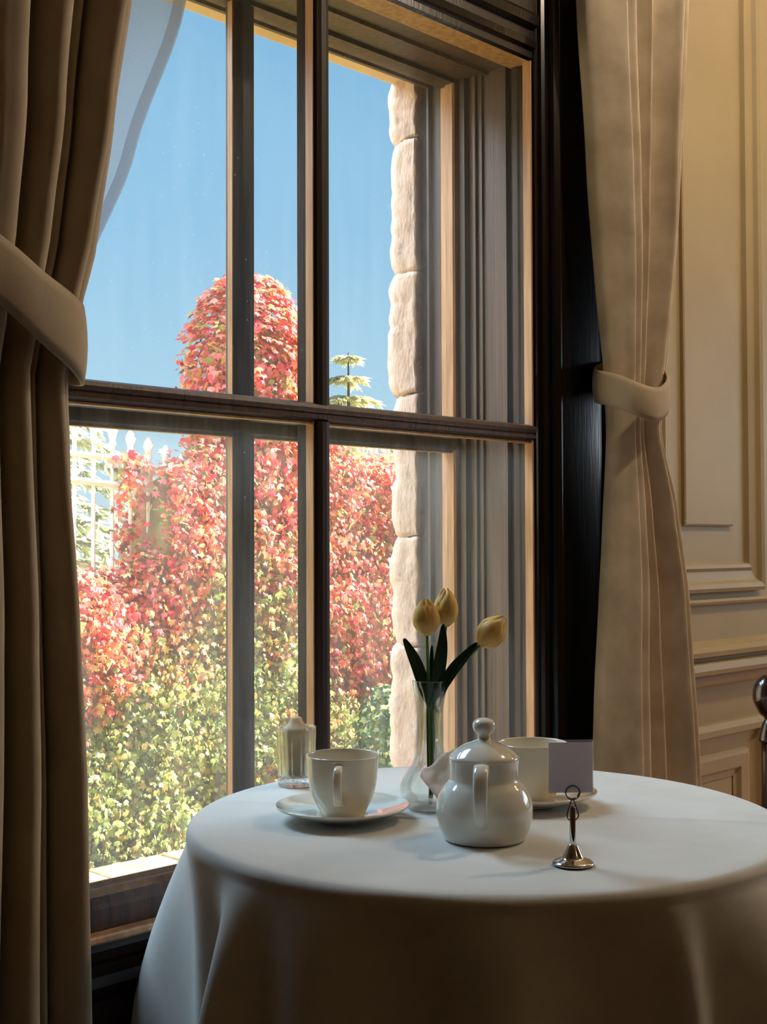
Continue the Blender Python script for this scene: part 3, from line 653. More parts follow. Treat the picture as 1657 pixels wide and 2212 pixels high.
CAM_R = Vector((math.sin(R_(44.7)), -math.cos(R_(44.7)), 0)); CAM_F = Vector((math.cos(R_(44.7)), math.sin(R_(44.7)), 0)); UPV = Vector((0, 0, 1))
def local(r, z, f=0): return CAM_R*r + CAM_F*f + UPV*z      # r to the viewer's right, f away, z up
VB = Vector((1.194, 1.100, ZT))
def tulip(label, head, tilt_r, tilt_f, size, base, mid, twist):
    t = thing('tulip', label, 'flower', tuple(VB), 0, 'tulips in the bud vase')
    hd = local(*head); axis = (UPV*math.cos(tilt_r) + CAM_R*math.sin(tilt_r) + CAM_F*tilt_f).normalized()
    b0 = local(*base); md = local(*mid)
    pth = smooth_prof([tuple(b0), tuple(b0.lerp(md, .5)+UPV*.0), tuple(md), tuple(md.lerp(hd, .55)), tuple(hd+axis*.002)], 5)
    bm = bmesh.new(); tube(bm, pth, .0022, 8); bobj('stem', bm, M['stem'], t, True)
    q = axis.to_track_quat('Z', 'Y')
    for k in range(6):
        layer = k % 2; ang = twist + k*PI/3
        nu, nv = 8, 12; V = []; Fc = []
        for i in range(nv+1):
            v = i/nv
            h = size[1]*(v**.92)*(1.0 if layer == 0 else .965)
            rad = size[0]*(.17+.83*math.sin(PI*min(1, (v*.96+.04))**.80)**.8 if v < .985 else .12)
            rad = size[0]*max(.10, math.sin(PI*(v**.78)*.93+.10)**.75) if v < 1 else size[0]*.16
            if layer: rad *= .93
            half = 1.02*math.sin(PI*min(1, (v+.10)/1.14))**.55 * (1-.72*max(0, v-.72)/.28)
            for j in range(nu+1):
                u = j/nu*2-1; a = ang+u*half
                rr = rad*(1-.05*u*u) + .0007*math.cos(u*PI*.5) + .0006*noise.noise((u*2+k, v*4, k))
                V.append(tuple(q @ Vector((rr*math.cos(a), rr*math.sin(a), h+.0015*noise.noise((u*3, v*2, k+7))-(.002*u*u*v))) + hd))
        for i in range(nv):
            for j in range(nu):
                a = i*(nu+1)+j; Fc.append((a, a+1, a+nu+2, a+nu+1))
        o = mobj('petal', V, Fc, M['petal'], t, True)
        so = o.modifiers.new('thick', 'SOLIDIFY'); so.thickness = .0007
    return t
def vleaf(parent, pts, width, face, m=None):
    P = smooth_prof([tuple(local(*p)) for p in pts], 6); V = []; Fc = []; n = len(P)
    fv = local(*face).normalized()
    for i, p in enumerate(P):
        t = i/(n-1); p = Vector(p); tg = (Vector(P[min(n-1, i+1)])-Vector(P[max(0, i-1)])).normalized()
        s = tg.cross(fv).normalized(); w = width*(math.sin(PI*min(1, t*.86+.14))**.7)*(1 if t < 1 else .05)
        if i == n-1: w = .0004
        for j in range(5):
            u = j/2-1; V.append(tuple(p + s*(w/2*u) + fv*(-.0025*(1-u*u))))
    for i in range(n-1):
        for j in range(4):
            a = i*5+j; Fc.append((a, a+1, a+6, a+5))
    o = mobj('leaf', V, Fc, m or M['tulip_leaf'], parent, True); so = o.modifiers.new('thick', 'SOLIDIFY'); so.thickness = .0008
    return o
k_ = .000587
t1 = tulip('yellow tulip on the left, lowest upright bloom in the bud vase', (-.0035, .2180, -.004), -.05, -.05, (.0175, .0475), (.001, .012, 0), (-.001, .13, 0), .55)
t2 = tulip('yellow tulip in the middle, tallest bloom in the bud vase', (.0215, .2285, .010), .02, .05, (.0160, .0490), (.002, .014, .003), (.004, .13, .002), .2)
t3 = tulip('yellow tulip leaning out to the right of the bud vase', (.0640, .2050, -.002), .72, -.05, (.0185, .0480), (.000, .013, -.002), (.004, .145, -.001), .95)
vleaf(t1, [(.001, .13, 0), (-.006, .150, -.003), (-.015, .178, -.004), (-.024, .198, -.003), (-.0325, .2140, 0)], .0165, (.3, .25, -1))
vleaf(t2, [(.004, .125, -.003), (.008, .155, -.006), (.0135, .185, -.006), (.0165, .210, -.004), (.0175, .2320, -.002)], .0165, (.2, 0, -1))
vleaf(t3, [(.004, .130, -.005), (.014, .152, -.008), (.030, .176, -.008), (.047, .195, -.005), (.060, .2085, -.002)], .0150, (-.3, .35, -1))
vleaf(t2, [(.003, .12, .004), (.008, .14, .004), (.018, .158, .004), (.030, .172, .006)], .018, (.1, .3, -1))
vleaf(t1, [(.000, .045, 0), (.001, .08, 0), (.001, .12, 0), (.002, .155, .002), (.003, .205, .004)], .0105, (0, 0, -1))

# ------------------------------------------------------------------ tumbler with paper insert
tm = thing('tumbler', 'ribbed clear glass tumbler at the left back edge of the table', 'glass', (1.178, 1.338, ZT))
def ribs(t, r, z):
    return r*(1+.030*math.cos(t*18)) if z > .012 else r*(1+.03*math.cos(t*9))
V, Fc = lathe([(.0225, 0), (.0255, .001), (.0265, .006), (.0250, .010), (.0252, .014), (.0260, .045), (.0268, .078), (.0270, .081), (.0256, .081), (.0250, .078), (.0240, .045), (.0232, .016), (.022, .012), (.002, .011)], 144, ribs); mobj('glass_body', V, Fc, M['crystal'], tm, True)
npk = thing('paper_bundle', 'tapered cream paper bundle standing inside the ribbed tumbler', 'napkin', (1.178, 1.338, ZT+.0115))
V, Fc = lathe([(.010, 0), (.0125, .001), (.0130, .020), (.0150, .040), (.0195, .060), (.0205, .0655), (.0185, .0680), (.0120, .0720), (.0085, .0780), (.0078, .0810), (.0050, .0830), (.0010, .0835)], 40, lambda t, r, z: r*(1+.035*math.sin(t*5+z*60))); mobj('paper', V, Fc, M['napkin'], npk, True)

# crumpled tissue between the vase and the teapot
def crumple():
    V = []; Fc = []; n, mrow = 26, 18
    A = local(-.008, .050, .0); 
    pts = {}
    for i in range(n+1):
        for j in range(mrow+1):
            u = i/n; v = j/mrow
            zt = .044+.036*math.sin(PI*min(1, u*.72+.02))**.9
            z = .001+v*zt
            r = -.018+.074*u + .034*(1-v)*(1-u)
            f = .010*math.sin(u*9+v*3)*(1-v*.5) + .012*v + .006*noise.noise((u*3, v*3, 1)) + .0025*noise.noise((u*9, v*8, 4))
            z += .004*noise.noise((u*7, v*3, 9))*v
            V.append(tuple(local(r+.004*noise.noise((u*5, v*5, 7))+.0*(1-v), z, f)))
    for i in range(n):
        for j in range(mrow):
            a = i*(mrow+1)+j; Fc.append((a, a+1, a+mrow+2, a+mrow+1))
    o = mobj('crumpled_tissue', V, Fc, M['tissue'], None, True, loc=tuple(VB+local(.004, 0, -.056)))
    so = o.modifiers.new('thick', 'SOLIDIFY'); so.thickness = .0005
    tag(o, 'crumpled white paper tissue standing between the teapot and the bud vase', 'tissue')
crumple()

# ------------------------------------------------------------------ card stand
SB = Vector((1.086, .799, ZT))
st = thing('card_stand', 'small chrome card stand with a round foot and wire clip', 'card holder', tuple(SB), toC)
pr = smooth_prof([(.0195, 0), (.0212, .0008), (.0214, .0022), (.0195, .0040), (.0150, .0058), (.0118, .0070), (.0100, .0095), (.0075, .0150), (.0052, .0195), (.0036, .0215)], 5)
V, Fc = lathe(pr, 56); mobj('foot', V, Fc, M['chrome'], st, True)
V, Fc = lathe([(.0030, .018), (.0032, .0205), (.0032, .0575), (.0027, .0590), (.0020, .0625)], 24); mobj('stem', V, Fc, M['chrome'], st, True)
bm = bmesh.new()
# x local = toward the viewer, y local = to the viewer's left/right
def ringpts(cz, r, x, n=28): return [(x, r*math.sin(2*PI*k/n), cz+r*math.cos(2*PI*k/n)) for k in range(n)]
tube(bm, ringpts(.0745, .0073, .0016), .0007, 7, closed=True)
tube(bm, ringpts(.0747, .0071, -.0016), .0007, 7, closed=True)
tube(bm, smooth_prof([(0, -.0010, .0672), (0, -.0035, .0600), (0, -.0058, .0520), (0, -.0050, .0475), (0, -.0025, .0455)], 5), .0007, 7)
tube(bm, smooth_prof([(0, .0010, .0672), (0, .0035, .0600), (0, .0060, .0525), (0, .0058, .0490), (0, .0025, .0455)], 5), .0007, 7)
bobj('wire_clip', bm, M['wire'], st, True)
cd = thing('table_card', 'small square grey-white card in a clear sleeve held by the chrome stand', 'card', tuple(SB), toC+.02)
cd.rotation_euler = (0, 0, toC+.02)
bm = bmesh.new(); add_box(bm, (-.0006, -.0250, .0745), (.0004, .0215, .1265)); bobj('paper_card', bm, M['paper'], cd)
bm = bmesh.new(); add_box(bm, (-.0012, -.0256, .0738), (-.0007, .0222, .1292)); add_box(bm, (.0005, -.0256, .0738), (.0010, .0222, .1292)); bobj('clear_sleeve', bm, M['acrylic'], cd)

# ------------------------------------------------------------------ chair at the right edge
CH = Vector((1.965, 1.02, 0))
ch = thing('dining_chair', 'dark polished wooden chair with ball finial, cut off at the right edge', 'chair', (1.946, 1.029, 0), R_(240))
def turned(prof, n=20): return lathe(smooth_prof(prof, 4), n)
def place(o, x, y, z=0): o.location = (x, y, z); return o
for s in (0, 1):
    V, Fc = turned([(.014, 0), (.020, .02), (.015, .10), (.020, .30), (.020, .44), (.018, .60), (.016, .74), (.020, .76), (.014, .785), (.010, .795), (.018, .803), (.0275, .822), (.0285, .838), (.024, .854), (.012, .866), (.001, .868)], 28)
    p = mobj('back_post', V, Fc, M['chair_wood'], ch, True); place(p, 0, s*.38)
    V, Fc = turned([(.012, 0), (.018, .02), (.014, .12), (.021, .36), (.020, .43)], 16); p = mobj('leg', V, Fc, M['chair_wood'], ch, True); place(p, .38, s*.38)
bm = bmesh.new(); add_box(bm, (-.015, -.02, .43), (.40, .40, .455), .006); bobj('seat_frame', bm, M['chair_wood'], ch)
bm = bmesh.new(); add_box(bm, (.01, .005, .450), (.38, .375, .480), .012); bobj('seat', bm, M['seat'], ch, True)
for z0, z1 in ((.55, .585), (.66, .70), (.745, .775)):
    bm = bmesh.new(); add_box(bm, (-.009, .008, z0), (.009, .372, z1), .005); bobj('back_rail', bm, M['chair_wood'], ch)

# ------------------------------------------------------------------ garden
GZ = -.41
gr = struct(mobj('ground_garden', [(-30, 1.86, GZ), (60, 1.86, GZ), (60, 90, GZ-.6), (-30, 90, GZ-.6)], [(0, 1, 2, 3)], M['ground']), 'dry pale lawn outside the window')
gr.name = 'garden_ground'
pt = struct(box('garden_path', (-8, 3.3, GZ-.02), (14, 4.20, GZ+.006), M['path']), 'pale path along the foot of the fence')
kb = root('garden_kerb', 'cream stone kerb at the foot of the creeper')
kx = -2.0
while kx < 9:
    L_ = random.uniform(.38, .62); bm = bmesh.new(); add_box(bm, (kx, 4.70+random.uniform(-.01, .01), GZ-.05), (kx+L_-.012, 4.90, GZ+.075+random.uniform(-.006, .006)), .014); bobj('kerb_stone', bm, M['kerb'], kb); kx += L_
# white iron fence
fn = thing('iron_fence', 'white painted iron fence with finials behind the red creeper', 'fence', (0, 5.22, GZ))
def fence_top(x):     # sags in a shallow scallop, rises at the gate on the left and again on the right
    if x < 3.35: return 1.60-.0*(x)
    if x < 3.9: return 1.60-.30*(x-3.35)
    if x < 4.7: return 1.44
    return 1.58
FY = 5.22
bm = bmesh.new(); tube(bm, [(.0, 0, 1.515-GZ), (3.20, 0, 1.515-GZ), (3.50, 0, 1.50-GZ), (3.8, 0, 1.44-GZ), (4.0, 0, 1.40-GZ)], .016, 6); bobj('rail', bm, M['white_iron'], fn)
bm = bmesh.new(); tube(bm, [(.0, 0, 1.40-GZ), (3.15, 0, 1.395-GZ), (3.45, 0, 1.375-GZ), (4.0, 0, 1.33-GZ)], .018, 6); bobj('rail', bm, M['white_iron'], fn)
for za in (1.50, 1.38, .1):
    bm = bmesh.new(); tube(bm, [(4.55, 0, za-GZ), (9.0, 0, za-GZ)], .015, 6); bobj('rail', bm, M['white_iron'], fn)
bm = bmesh.new(); tube(bm, [(.0, 0, .1-GZ), (4.0, 0, .1-GZ)], .015, 6); bobj('rail', bm, M['white_iron'], fn)
bmp = bmesh.new(); tube(bmp, [(0, 0, 0), (0, 0, 1.0)], .010, 6); mp_ = bpy.data.meshes.new('picket'); bmp.to_mesh(mp_); bmp.free(); mp_.materials.append(M['white_iron'])
V, Fc = lathe([(.010, 0), (.012, .02), (.020, .035), (.014, .05), (.020, .075), (.026, .095), (.020, .118), (.008, .135), (.001, .14)], 8); mf_ = bpy.data.meshes.new('finial'); mf_.from_pydata(V, [], Fc); mf_.polygons.foreach_set('use_smooth', [True]*len(Fc)); mf_.materials.append(M['white_iron'])
x = .2
while x < 9:
    if 3.95 < x < 4.5: x += .104; continue
    h = fence_top(x)
    o = bpy.data.objects.new('picket', mp_); COL.objects.link(o); o.parent = fn; o.location = (x, 0, 0); o.scale = (1, 1, h-GZ-.02)
    f_ = bpy.data.objects.new('finial', mf_); COL.objects.link(f_); f_.parent = fn; f_.location = (x, 0, h-GZ-.04)
    x += .104
x = 3.215-.104*10
while x < 3.95:
    bm = bmesh.new(); tube(bm, [(x+.036*math.cos(a), 0, 1.455-GZ+.036*math.sin(a)) for a in [2*PI*k/14 for k in range(14)]], .008, 5, closed=True); bobj('ring', bm, M['white_iron'], fn, True); x += .208

# autumn creeper
PAL = {'red': [(220, 70, 84), (230, 104, 110), (208, 56, 72), (236, 128, 130)], 'pink': [(238, 164, 154), (234, 144, 130)], 'orange': [(232, 146, 98), (224, 124, 84), (234, 172, 120)],
       'yellow': [(228, 202, 128), (216, 190, 104), (234, 214, 152)], 'green': [(168, 180, 96), (146, 162, 80), (184, 192, 116), (130, 148, 74)], 'olive': [(140, 122, 56), (158, 136, 66)], 'brown': [(152, 104, 66), (138, 92, 60)],
       'dark': [(56, 94, 48), (70, 108, 58), (88, 124, 70)], 'white': [(214, 224, 190)]}
PAL = {k: [lin(*c)[:3] for c in v] for k, v in PAL.items()}
PAL = {k: [tuple(min(.93, a*1.12+.015) for a in c) if k != 'dark' else c for c in v] for k, v in PAL.items()}
def creeper_color(x, z, pillar=False):
    n = noise.noise((x*1.9+3, z*1.9, 1.5))*.9+noise.noise((x*5, z*5, 8))*.5
    if x > 4.75: t = (z-.12)*1.5+n*.6
    elif pillar or 3.7 < x < 4.55: t = (z-.50)*.85+n*.85
    else: t = (z-.22)*1.25+n*.85
    r = random.random()
    if t > .55: k = 'red' if r < .30 else 'pink' if r < .50 else 'orange' if r < .76 else 'yellow' if r < .86 else 'brown' if r < .92 else 'green'
    elif t > .15: k = 'orange' if r < .34 else 'red' if r < .52 else 'brown' if r < .64 else 'pink' if r < .76 else 'yellow' if r < .90 else 'green'
    elif t > -.2: k = 'orange' if r < .14 else 'yellow' if r < .40 else 'green' if r < .74 else 'brown' if r < .84 else 'olive'
    else: k = 'green' if r < .70 else 'yellow' if r < .88 else 'olive'
    if x > 4.95 and z < .15: k = 'olive' if r < .6 else 'yellow' if r < .8 else 'orange'
    c = random.choice(PAL[k]); v = random.uniform(.8, 1.15)
    return tuple(min(1, a*v) for a in c)
def leaf_shape(kind):
    """flat list of verts and faces in unit leaf space: +Y = tip direction, Z = face normal"""
    V = []; Fc = []
    if kind == 'five':
        for a, l in ((-1.25, .62), (-.62, .88), (0, 1.0), (.62, .88), (1.25, .62)):
            d = Vector((math.sin(a), math.cos(a), 0)); s = Vector((d.y, -d.x, 0)); b = len(V)
            V += [Vector((0, 0, 0)), d*l*.52+s*l*.20+Vector((0, 0, -.05)), d*l+Vector((0, 0, -.14*l)), d*l*.52-s*l*.20+Vector((0, 0, -.05)), d*l*.5+Vector((0, 0, .05))]
            Fc += [(b, b+1, b+4), (b+1, b+2, b+4), (b+2, b+3, b+4), (b+3, b, b+4)]
    else:
        V = [Vector(p) for p in ((0, 0, 0), (.42, .12, -.05), (.50, .50, -.09), (.16, .62, 0), (0, 1.0, -.14), (-.16, .62, 0), (-.50, .50, -.09), (-.42, .12, -.05), (0, .45, .06))]
        Fc = [(i, (i+1) % 8, 8) for i in range(8)]
    return V, Fc
SH = {k: leaf_shape(k) for k in ('five', 'heart')}
def leaf_matrix(p, nrm, size, spread=.7, down=.8):
    nr = (Vector(nrm)+Vector([random.gauss(0, spread) for _ in range(3)])*.6).normalized()
    tip = Vector((random.gauss(0, .5), random.gauss(0, .2), -down+random.gauss(0, .35)))
    tip = (tip-nr*tip.dot(nr)); tip = tip.normalized() if tip.length > .01 else Vector((1, 0, 0))
    sd = tip.cross(nr)
    return Matrix(((sd.x*size, tip.x*size, nr.x*size, p[0]), (sd.y*size, tip.y*size, nr.y*size, p[1]), (sd.z*size, tip.z*size, nr.z*size, p[2]), (0, 0, 0, 1)))
def foliage(name, leaves, m, parent):
    """leaves: list of (matrix, color, kind): one joined mesh"""
    VV = []; FF = []; CC = []; off = 0
    arrs = {k: np.array([[*v, 1] for v in SH[k][0]]) for k in SH}
    for mt, c, k in leaves:
        a = arrs[k] @ np.array(mt).T; VV.append(a[:, :3]); n = len(a)
        FF.append(np.array(SH[k][1])+off); CC.append(np.tile(np.array([*c, 1.0]), (n, 1))); off += n
    V = np.concatenate(VV); Fc = np.concatenate(FF); C = np.concatenate(CC)
    me = bpy.data.meshes.new(name); me.vertices.add(len(V)); me.vertices.foreach_set('co', V.ravel())
    me.loops.add(len(Fc)*3); me.loops.foreach_set('vertex_index', Fc.ravel().astype(np.int32))
    me.polygons.add(len(Fc)); me.polygons.foreach_set('loop_start', np.arange(0, len(Fc)*3, 3, dtype=np.int32)); me.polygons.foreach_set('loop_total', np.full(len(Fc), 3, dtype=np.int32))
    me.update(calc_edges=True)
    ca = me.color_attributes.new('tint', 'FLOAT_COLOR', 'POINT'); ca.data.foreach_set('color', C.ravel())
    me.materials.append(m)
    o = bpy.data.objects.new(name, me); COL.objects.link(o); o['kind'] = 'stuff'
    if parent: o.parent = parent
    return o
_lm = {}
def single_leaf(mt, color_key, kind, parent, m):
    key = (color_key, kind)
    if key not in _lm:
        V, Fc = SH[kind]; me = bpy.data.meshes.new('leaf'); me.from_pydata([tuple(v) for v in V], [], Fc)
        ca = me.color_attributes.new('tint', 'FLOAT_COLOR', 'POINT'); ca.data.foreach_set('color', np.tile(np.array([*color_key, 1.0]), len(V)))
        me.materials.append(m); _lm[key] = me
    o = bpy.data.objects.new('leaf', _lm[key]); COL.objects.link(o); o.parent = parent; o.matrix_basis = mt
    return o

def hedge_top(x):
    tab = [(-1, 1.0), (2.2, 1.02), (3.0, .98), (3.1, .96), (3.30, .93), (3.42, .96), (3.52, 1.00), (3.60, 1.06), (3.65, 1.46), (3.76, 1.50), (3.86, 1.62), (4.0, 1.6), (4.55, 1.6), (4.75, 1.66), (4.86, 1.60), (5.0, 1.54), (5.2, 1.56), (5.5, 1.50), (9, 1.55)]
    for (a, p), (b, q) in zip(tab, tab[1:]):
        if x <= b: return p+(q-p)*max(0, (x-a)/(b-a))
    return 1.5
def hedge_front(x, z):
    return 4.98 + .10*noise.noise((x*2.2, z*2.2, 0)) + .05*noise.noise((x*6, z*6, 2)) + .06*max(0, z-.9)
# hedge core
cre = thing('creeper', 'autumn creeper smothering the fence, green at the foot and red on top', 'climbing plant', (0, 0, 0))
def core():
    V = []; Fc = []; xs = np.linspace(.5, 8.5, 130); nz = 26
    for x in xs:
        ht = hedge_top(x)-.06
        for j in range(nz+1):
            z = GZ+(ht-GZ)*j/nz; V.append((x, hedge_front(x, z)+.09+.12*(j/nz)**6, z))
        V.append((x, 5.36, ht-.05)); V.append((x, 5.38, GZ))
    n = nz+3
    for i in range(len(xs)-1):
        for j in range(n-1):
            a = i*n+j; Fc.append((a, a+n, a+n+1, a+1))
    mobj('stems', V, Fc, M['twig'], cre, True)
core()
leaves = []; cand = []
for _ in range(420):
    x, z = random.uniform(3.64, 3.92), random.uniform(.95, 1.5)
    leaves.append((leaf_matrix((x, random.uniform(4.98, 5.10), z), (.3, -.8, .4), random.uniform(.026, .046)), creeper_color(x, z), random.choice(('five', 'heart'))))
for _ in range(40000):
    x = random.uniform(2.4, 6.4) if random.random() < .86 else random.uniform(.6, 8.2)
    zt = hedge_top(x)+random.gauss(0, .035); z = random.uniform(GZ+.03, zt)
    if random.random() < .08: z = zt-abs(random.gauss(0, .03))
    y = hedge_front(x, z)+.07-abs(random.gauss(0, .05))
    top = max(0, 1-(zt-z)/.12)
    size = random.uniform(.022, .045)
    mt = leaf_matrix((x, y+.10*top, z), (random.uniform(-.3, .7), -.85+.4*top, .30+.9*top), size)
    kind = 'five' if random.random() < .42 else 'heart'
    if kind == 'heart': mt = mt @ Matrix.Scale(.85, 4)
    c = creeper_color(x, z)
    leaves.append((mt, c, kind))
    if 3.1 < x < 5.3 and size > .041 and y < 5.02: cand.append(len(leaves)-1)
# vine strands up the pickets
for xb, z0, z1, wdt, den in ((3.47, .95, 1.50, .022, 130), (3.575, .95, 1.45, .018, 90), (3.52, 1.40, 1.53, .05, 60), (5.05, 1.45, 1.62, .05, 60), (5.22, 1.45, 1.60, .04, 40), (4.80, 1.5, 1.74, .06, 90), (5.40, 1.1, 1.62, .03, 80)):
    for _ in range(den):
        z = random.uniform(z0, z1); x = xb+random.gauss(0, wdt)+.02*math.sin(z*14)
        mt = leaf_matrix((x, 5.19+random.gauss(0, .02), z), (.2, -.8, .3), random.uniform(.028, .048))
        leaves.append((mt, creeper_color(x, z+.3), 'heart' if random.random() < .5 else 'five'))
random.shuffle(cand); pick = set(cand[:290])
for i in pick:
    mt, c, k = leaves[i]
    q = tuple(round(a*6)/6 for a in c); c0 = min((cc for v in PAL.values() for cc in v), key=lambda w: sum((a-b)**2 for a, b in zip(w, c)))
    mt2 = mt.copy(); mt2.translation += Vector((0, -.03, 0))
    single_leaf(mt2, c0, k, cre, M['leaf'])
foliage('foliage', [l for i, l in enumerate(leaves) if i not in pick], M['leaf'], cre)
# creeper clad pillar
pil = thing('pillar_creeper', 'tall gate pillar wrapped in pink and orange creeper against the sky', 'climbing plant', (4.31, 5.28, GZ))
V, Fc = lathe([(.23, 0), (.23, 2.40), (.20, 2.58), (.13, 2.72), (.04, 2.78)], 28, lambda t, r, z: r*(1+.10*noise.noise((math.cos(t)*2, math.sin(t)*2, z*3)))); mobj('stems', V, Fc, M['twig'], pil, True)
pl_leaves = []; cnd = []
for _ in range(10500):
    th = random.uniform(0, 2*PI); z = random.uniform(.3, 2.93) if random.random() < .85 else random.uniform(2.3, 2.93)
    if math.sin(th) > .3 and random.random() < .6: continue
    rr = .300 if z < 2.42 else .300*math.sqrt(max(0, 1-((z-2.42)/.52)**2))
    rr *= 1+.16*noise.noise((math.cos(th)*1.8+4, math.sin(th)*1.8, z*2.4))
    rr += abs(random.gauss(0, .030)) if random.random() < .8 else random.uniform(0, .09)
    p = (rr*math.cos(th), rr*math.sin(th)*.8, z)
    mt = leaf_matrix(p, (math.cos(th)+.2, math.sin(th), .25+(1.2 if z > 2.5 else 0)), random.uniform(.030, .056))
    c = creeper_color(p[0]+4.31, z+GZ, True); k = 'five' if random.random() < .4 else 'heart'
    pl_leaves.append((mt, c, k))
for s in range(16):   # loose trailing shoots
    th = random.uniform(PI*.9, 2.1*PI); z = random.uniform(1.9, 2.78); r0 = .33 if z < 2.5 else .2
    for q in range(9):
        r0 += .010; z -= .022+random.uniform(-.004, .006)
        pl_leaves.append((leaf_matrix(((r0)*math.cos(th), r0*math.sin(th)*.8, z), (math.cos(th), math.sin(th), .3), random.uniform(.022, .036)), random.choice(PAL['red']+PAL['pink']+PAL['dark']), 'heart'))
foliage('foliage', pl_leaves, M['leaf'], pil)

# variegated shrub and golden hedge low on the right
def shrub(name, label, x, y, w, d, z0, z1, n, keys, size, shape='heart'):
    t = thing(name, label, 'shrub', (x, y, z0))
    V, Fc = lathe(smooth_prof([(w*.5, 0), (w*.8, (z1-z0)*.35), (w*.72, (z1-z0)*.65), (w*.35, (z1-z0)*.9), (.02, (z1-z0)*.96)], 4), 20, lambda tt, r, z: r*.82*(1+.15*noise.noise((math.cos(tt)*2+x, math.sin(tt)*2, z*4))))
    o = mobj('stems', [(a, b*d/w, c) for a, b, c in V], Fc, M['twig'], t, True)
    lv = []
    for _ in range(n):
        u = random.random(); th = random.uniform(0, 2*PI); h = u*(z1-z0)
        pr_ = .55+.5*math.sin(PI*min(1, u*.8+.15)); rr = w*pr_*(.82+abs(random.gauss(0, .09)))*(1 if u < .9 else .6)
        c = random.choice(PAL[random.choice(keys)]); v = random.uniform(.8, 1.15)
        lv.append((leaf_matrix((rr*math.cos(th), rr*math.sin(th)*d/w, h), (math.cos(th), math.sin(th)-.2, .5), random.uniform(*size), down=.3), tuple(min(1, a*v) for a in c), shape))
    foliage('foliage', lv, M['leaf'], t)
    return t
shrub('variegated_shrub', 'small dark green shrub with white edged leaves below the red creeper', 4.79, 4.74, .17, .15, GZ, .33, 1900, ['dark', 'dark', 'dark', 'white', 'green'], (.026, .044))
shrub('golden_shrub', 'fine leaved olive gold shrub beside the stone jamb', 5.13, 4.70, .27, .20, GZ, .36, 4200, ['olive', 'olive', 'yellow', 'brown', 'green'], (.016, .030))

# grass tufts at the kerb
gt = []
gb = bmesh.new()
for cx_, cy_, n, h in ((3.40, 4.52, 26, .16), (3.62, 4.50, 30, .20), (3.70, 4.56, 26, .16), (3.10, 4.5, 20, .14), (3.25, 4.46, 14, .09), (4.3, 4.5, 26, .15), (5.1, 4.5, 20, .12), (3.5, 4.40, 16, .08)):
    for _ in range(n):
        a = random.uniform(0, 2*PI); r = random.uniform(0, .05); hh = h*random.uniform(.6, 1.1); bx_, by_ = cx_+r*math.cos(a), cy_+r*math.sin(a)
        lx, ly = random.gauss(0, .05), random.gauss(0, .04); w = .004
        v = [gb.verts.new(p) for p in ((bx_-w, by_, GZ), (bx_+w, by_, GZ), (bx_+lx*.4+w*.8, by_+ly*.4, GZ+hh*.6), (bx_+lx*.4-w*.8, by_+ly*.4, GZ+hh*.6), (bx_+lx, by_+ly, GZ+hh))]
        gb.faces.new((v[0], v[1], v[2], v[3])); gb.faces.new((v[3], v[2], v[4]))
M['grass'] = mat('yellow_green_grass', lin(150, 166, 78), .7, lin(178, 184, 98), 9, translucent=.3)
tag(bobj('grass', gb, M['grass']), 'thin grass tufts growing along the pale kerb', 'grass', kind='stuff')

# conifers behind the fence
def conifer(label, x, y, h, w, tiers, col, seed=0, trunk=.06, arms=7, droop=.25, zbot=.15):
    random.seed(100+seed)
    t = thing('conifer_tree', label, 'tree', (x, y, GZ-.1))
    V, Fc = lathe([(trunk, 0), (trunk*.7, h*.5), (.008, h)], 10); mobj('trunk', V, Fc, M['bark'], t, True)
    lv = []; bb = bmesh.new()
    for i in range(tiers):
        u = i/(tiers-1); z = h*(zbot+(1-zbot)*u)*.985; L0 = w*(1-u)**.85+.06*w
        for k in range(arms):
            th = 2*PI*k/arms+i*1.3+random.uniform(-.3, .3); L_ = L0*random.uniform(.7, 1.1)
            d = Vector((math.cos(th), math.sin(th), 0)); pp = []
            for q in range(7):
                s = q/6; pp.append(Vector((0, 0, z))+d*L_*s+Vector((0, 0, L_*(.30*s-droop*2*s*s))))
            tube(bb, pp, [.012*(1-s/7)+.002 for s in range(7)], 4)
            for q in range(1, 7):
                for e in range(5):
                    s = (q+random.random()-.5)/6; base = Vector((0, 0, z))+d*L_*s+Vector((0, 0, L_*(.30*s-droop*2*s*s)))
                    side = Vector((-d.y, d.x, 0))*random.choice((-1, 1)); tip = (d*.8+side*random.uniform(.2, 1)+Vector((0, 0, random.uniform(-.5, .1)))).normalized()
                    size = w*.16*random.uniform(.6, 1.2); nr = Vector((random.gauss(0, .3), random.gauss(0, .3), 1)); nr = (nr-tip*nr.dot(tip)).normalized(); sd = tip.cross(nr)
                    mt = Matrix(((sd.x*size*.35, tip.x*size, nr.x*size, base.x), (sd.y*size*.35, tip.y*size, nr.y*size, base.y), (sd.z*size*.35, tip.z*size, nr.z*size, base.z), (0, 0, 0, 1)))
                    v = random.uniform(.85, 1.15); lv.append((mt, tuple(min(1, a*v) for a in random.choice(col)), 'five'))
    bobj('branches', bb, M['bark'], t)
    foliage('foliage', lv, M['needle'], t)
pale = [lin(196, 200, 168)[:3], lin(180, 186, 150)[:3], lin(214, 214, 190)[:3]]  # distance haze put into the pale tree colours
conifer('wide pale green conifer right behind the white gate', 5.75, 9.9, 3.5, 1.35, 17, pale, 1)
conifer('pale conifer tip showing above the middle rail by the stone jamb', 11.1, 11.6, 4.02, 1.15, 14, [lin(222, 214, 164)[:3], lin(206, 204, 156)[:3]], 2)
conifer('low conifer further off at the left of the garden', 7.6, 14.0, 2.9, 1.6, 12, pale, 3)
conifer('small conifer tip rising right of the taller one by the jamb', 14.0, 13.4, 3.65, .75, 12, [lin(222, 214, 164)[:3], lin(206, 204, 156)[:3]], 4)
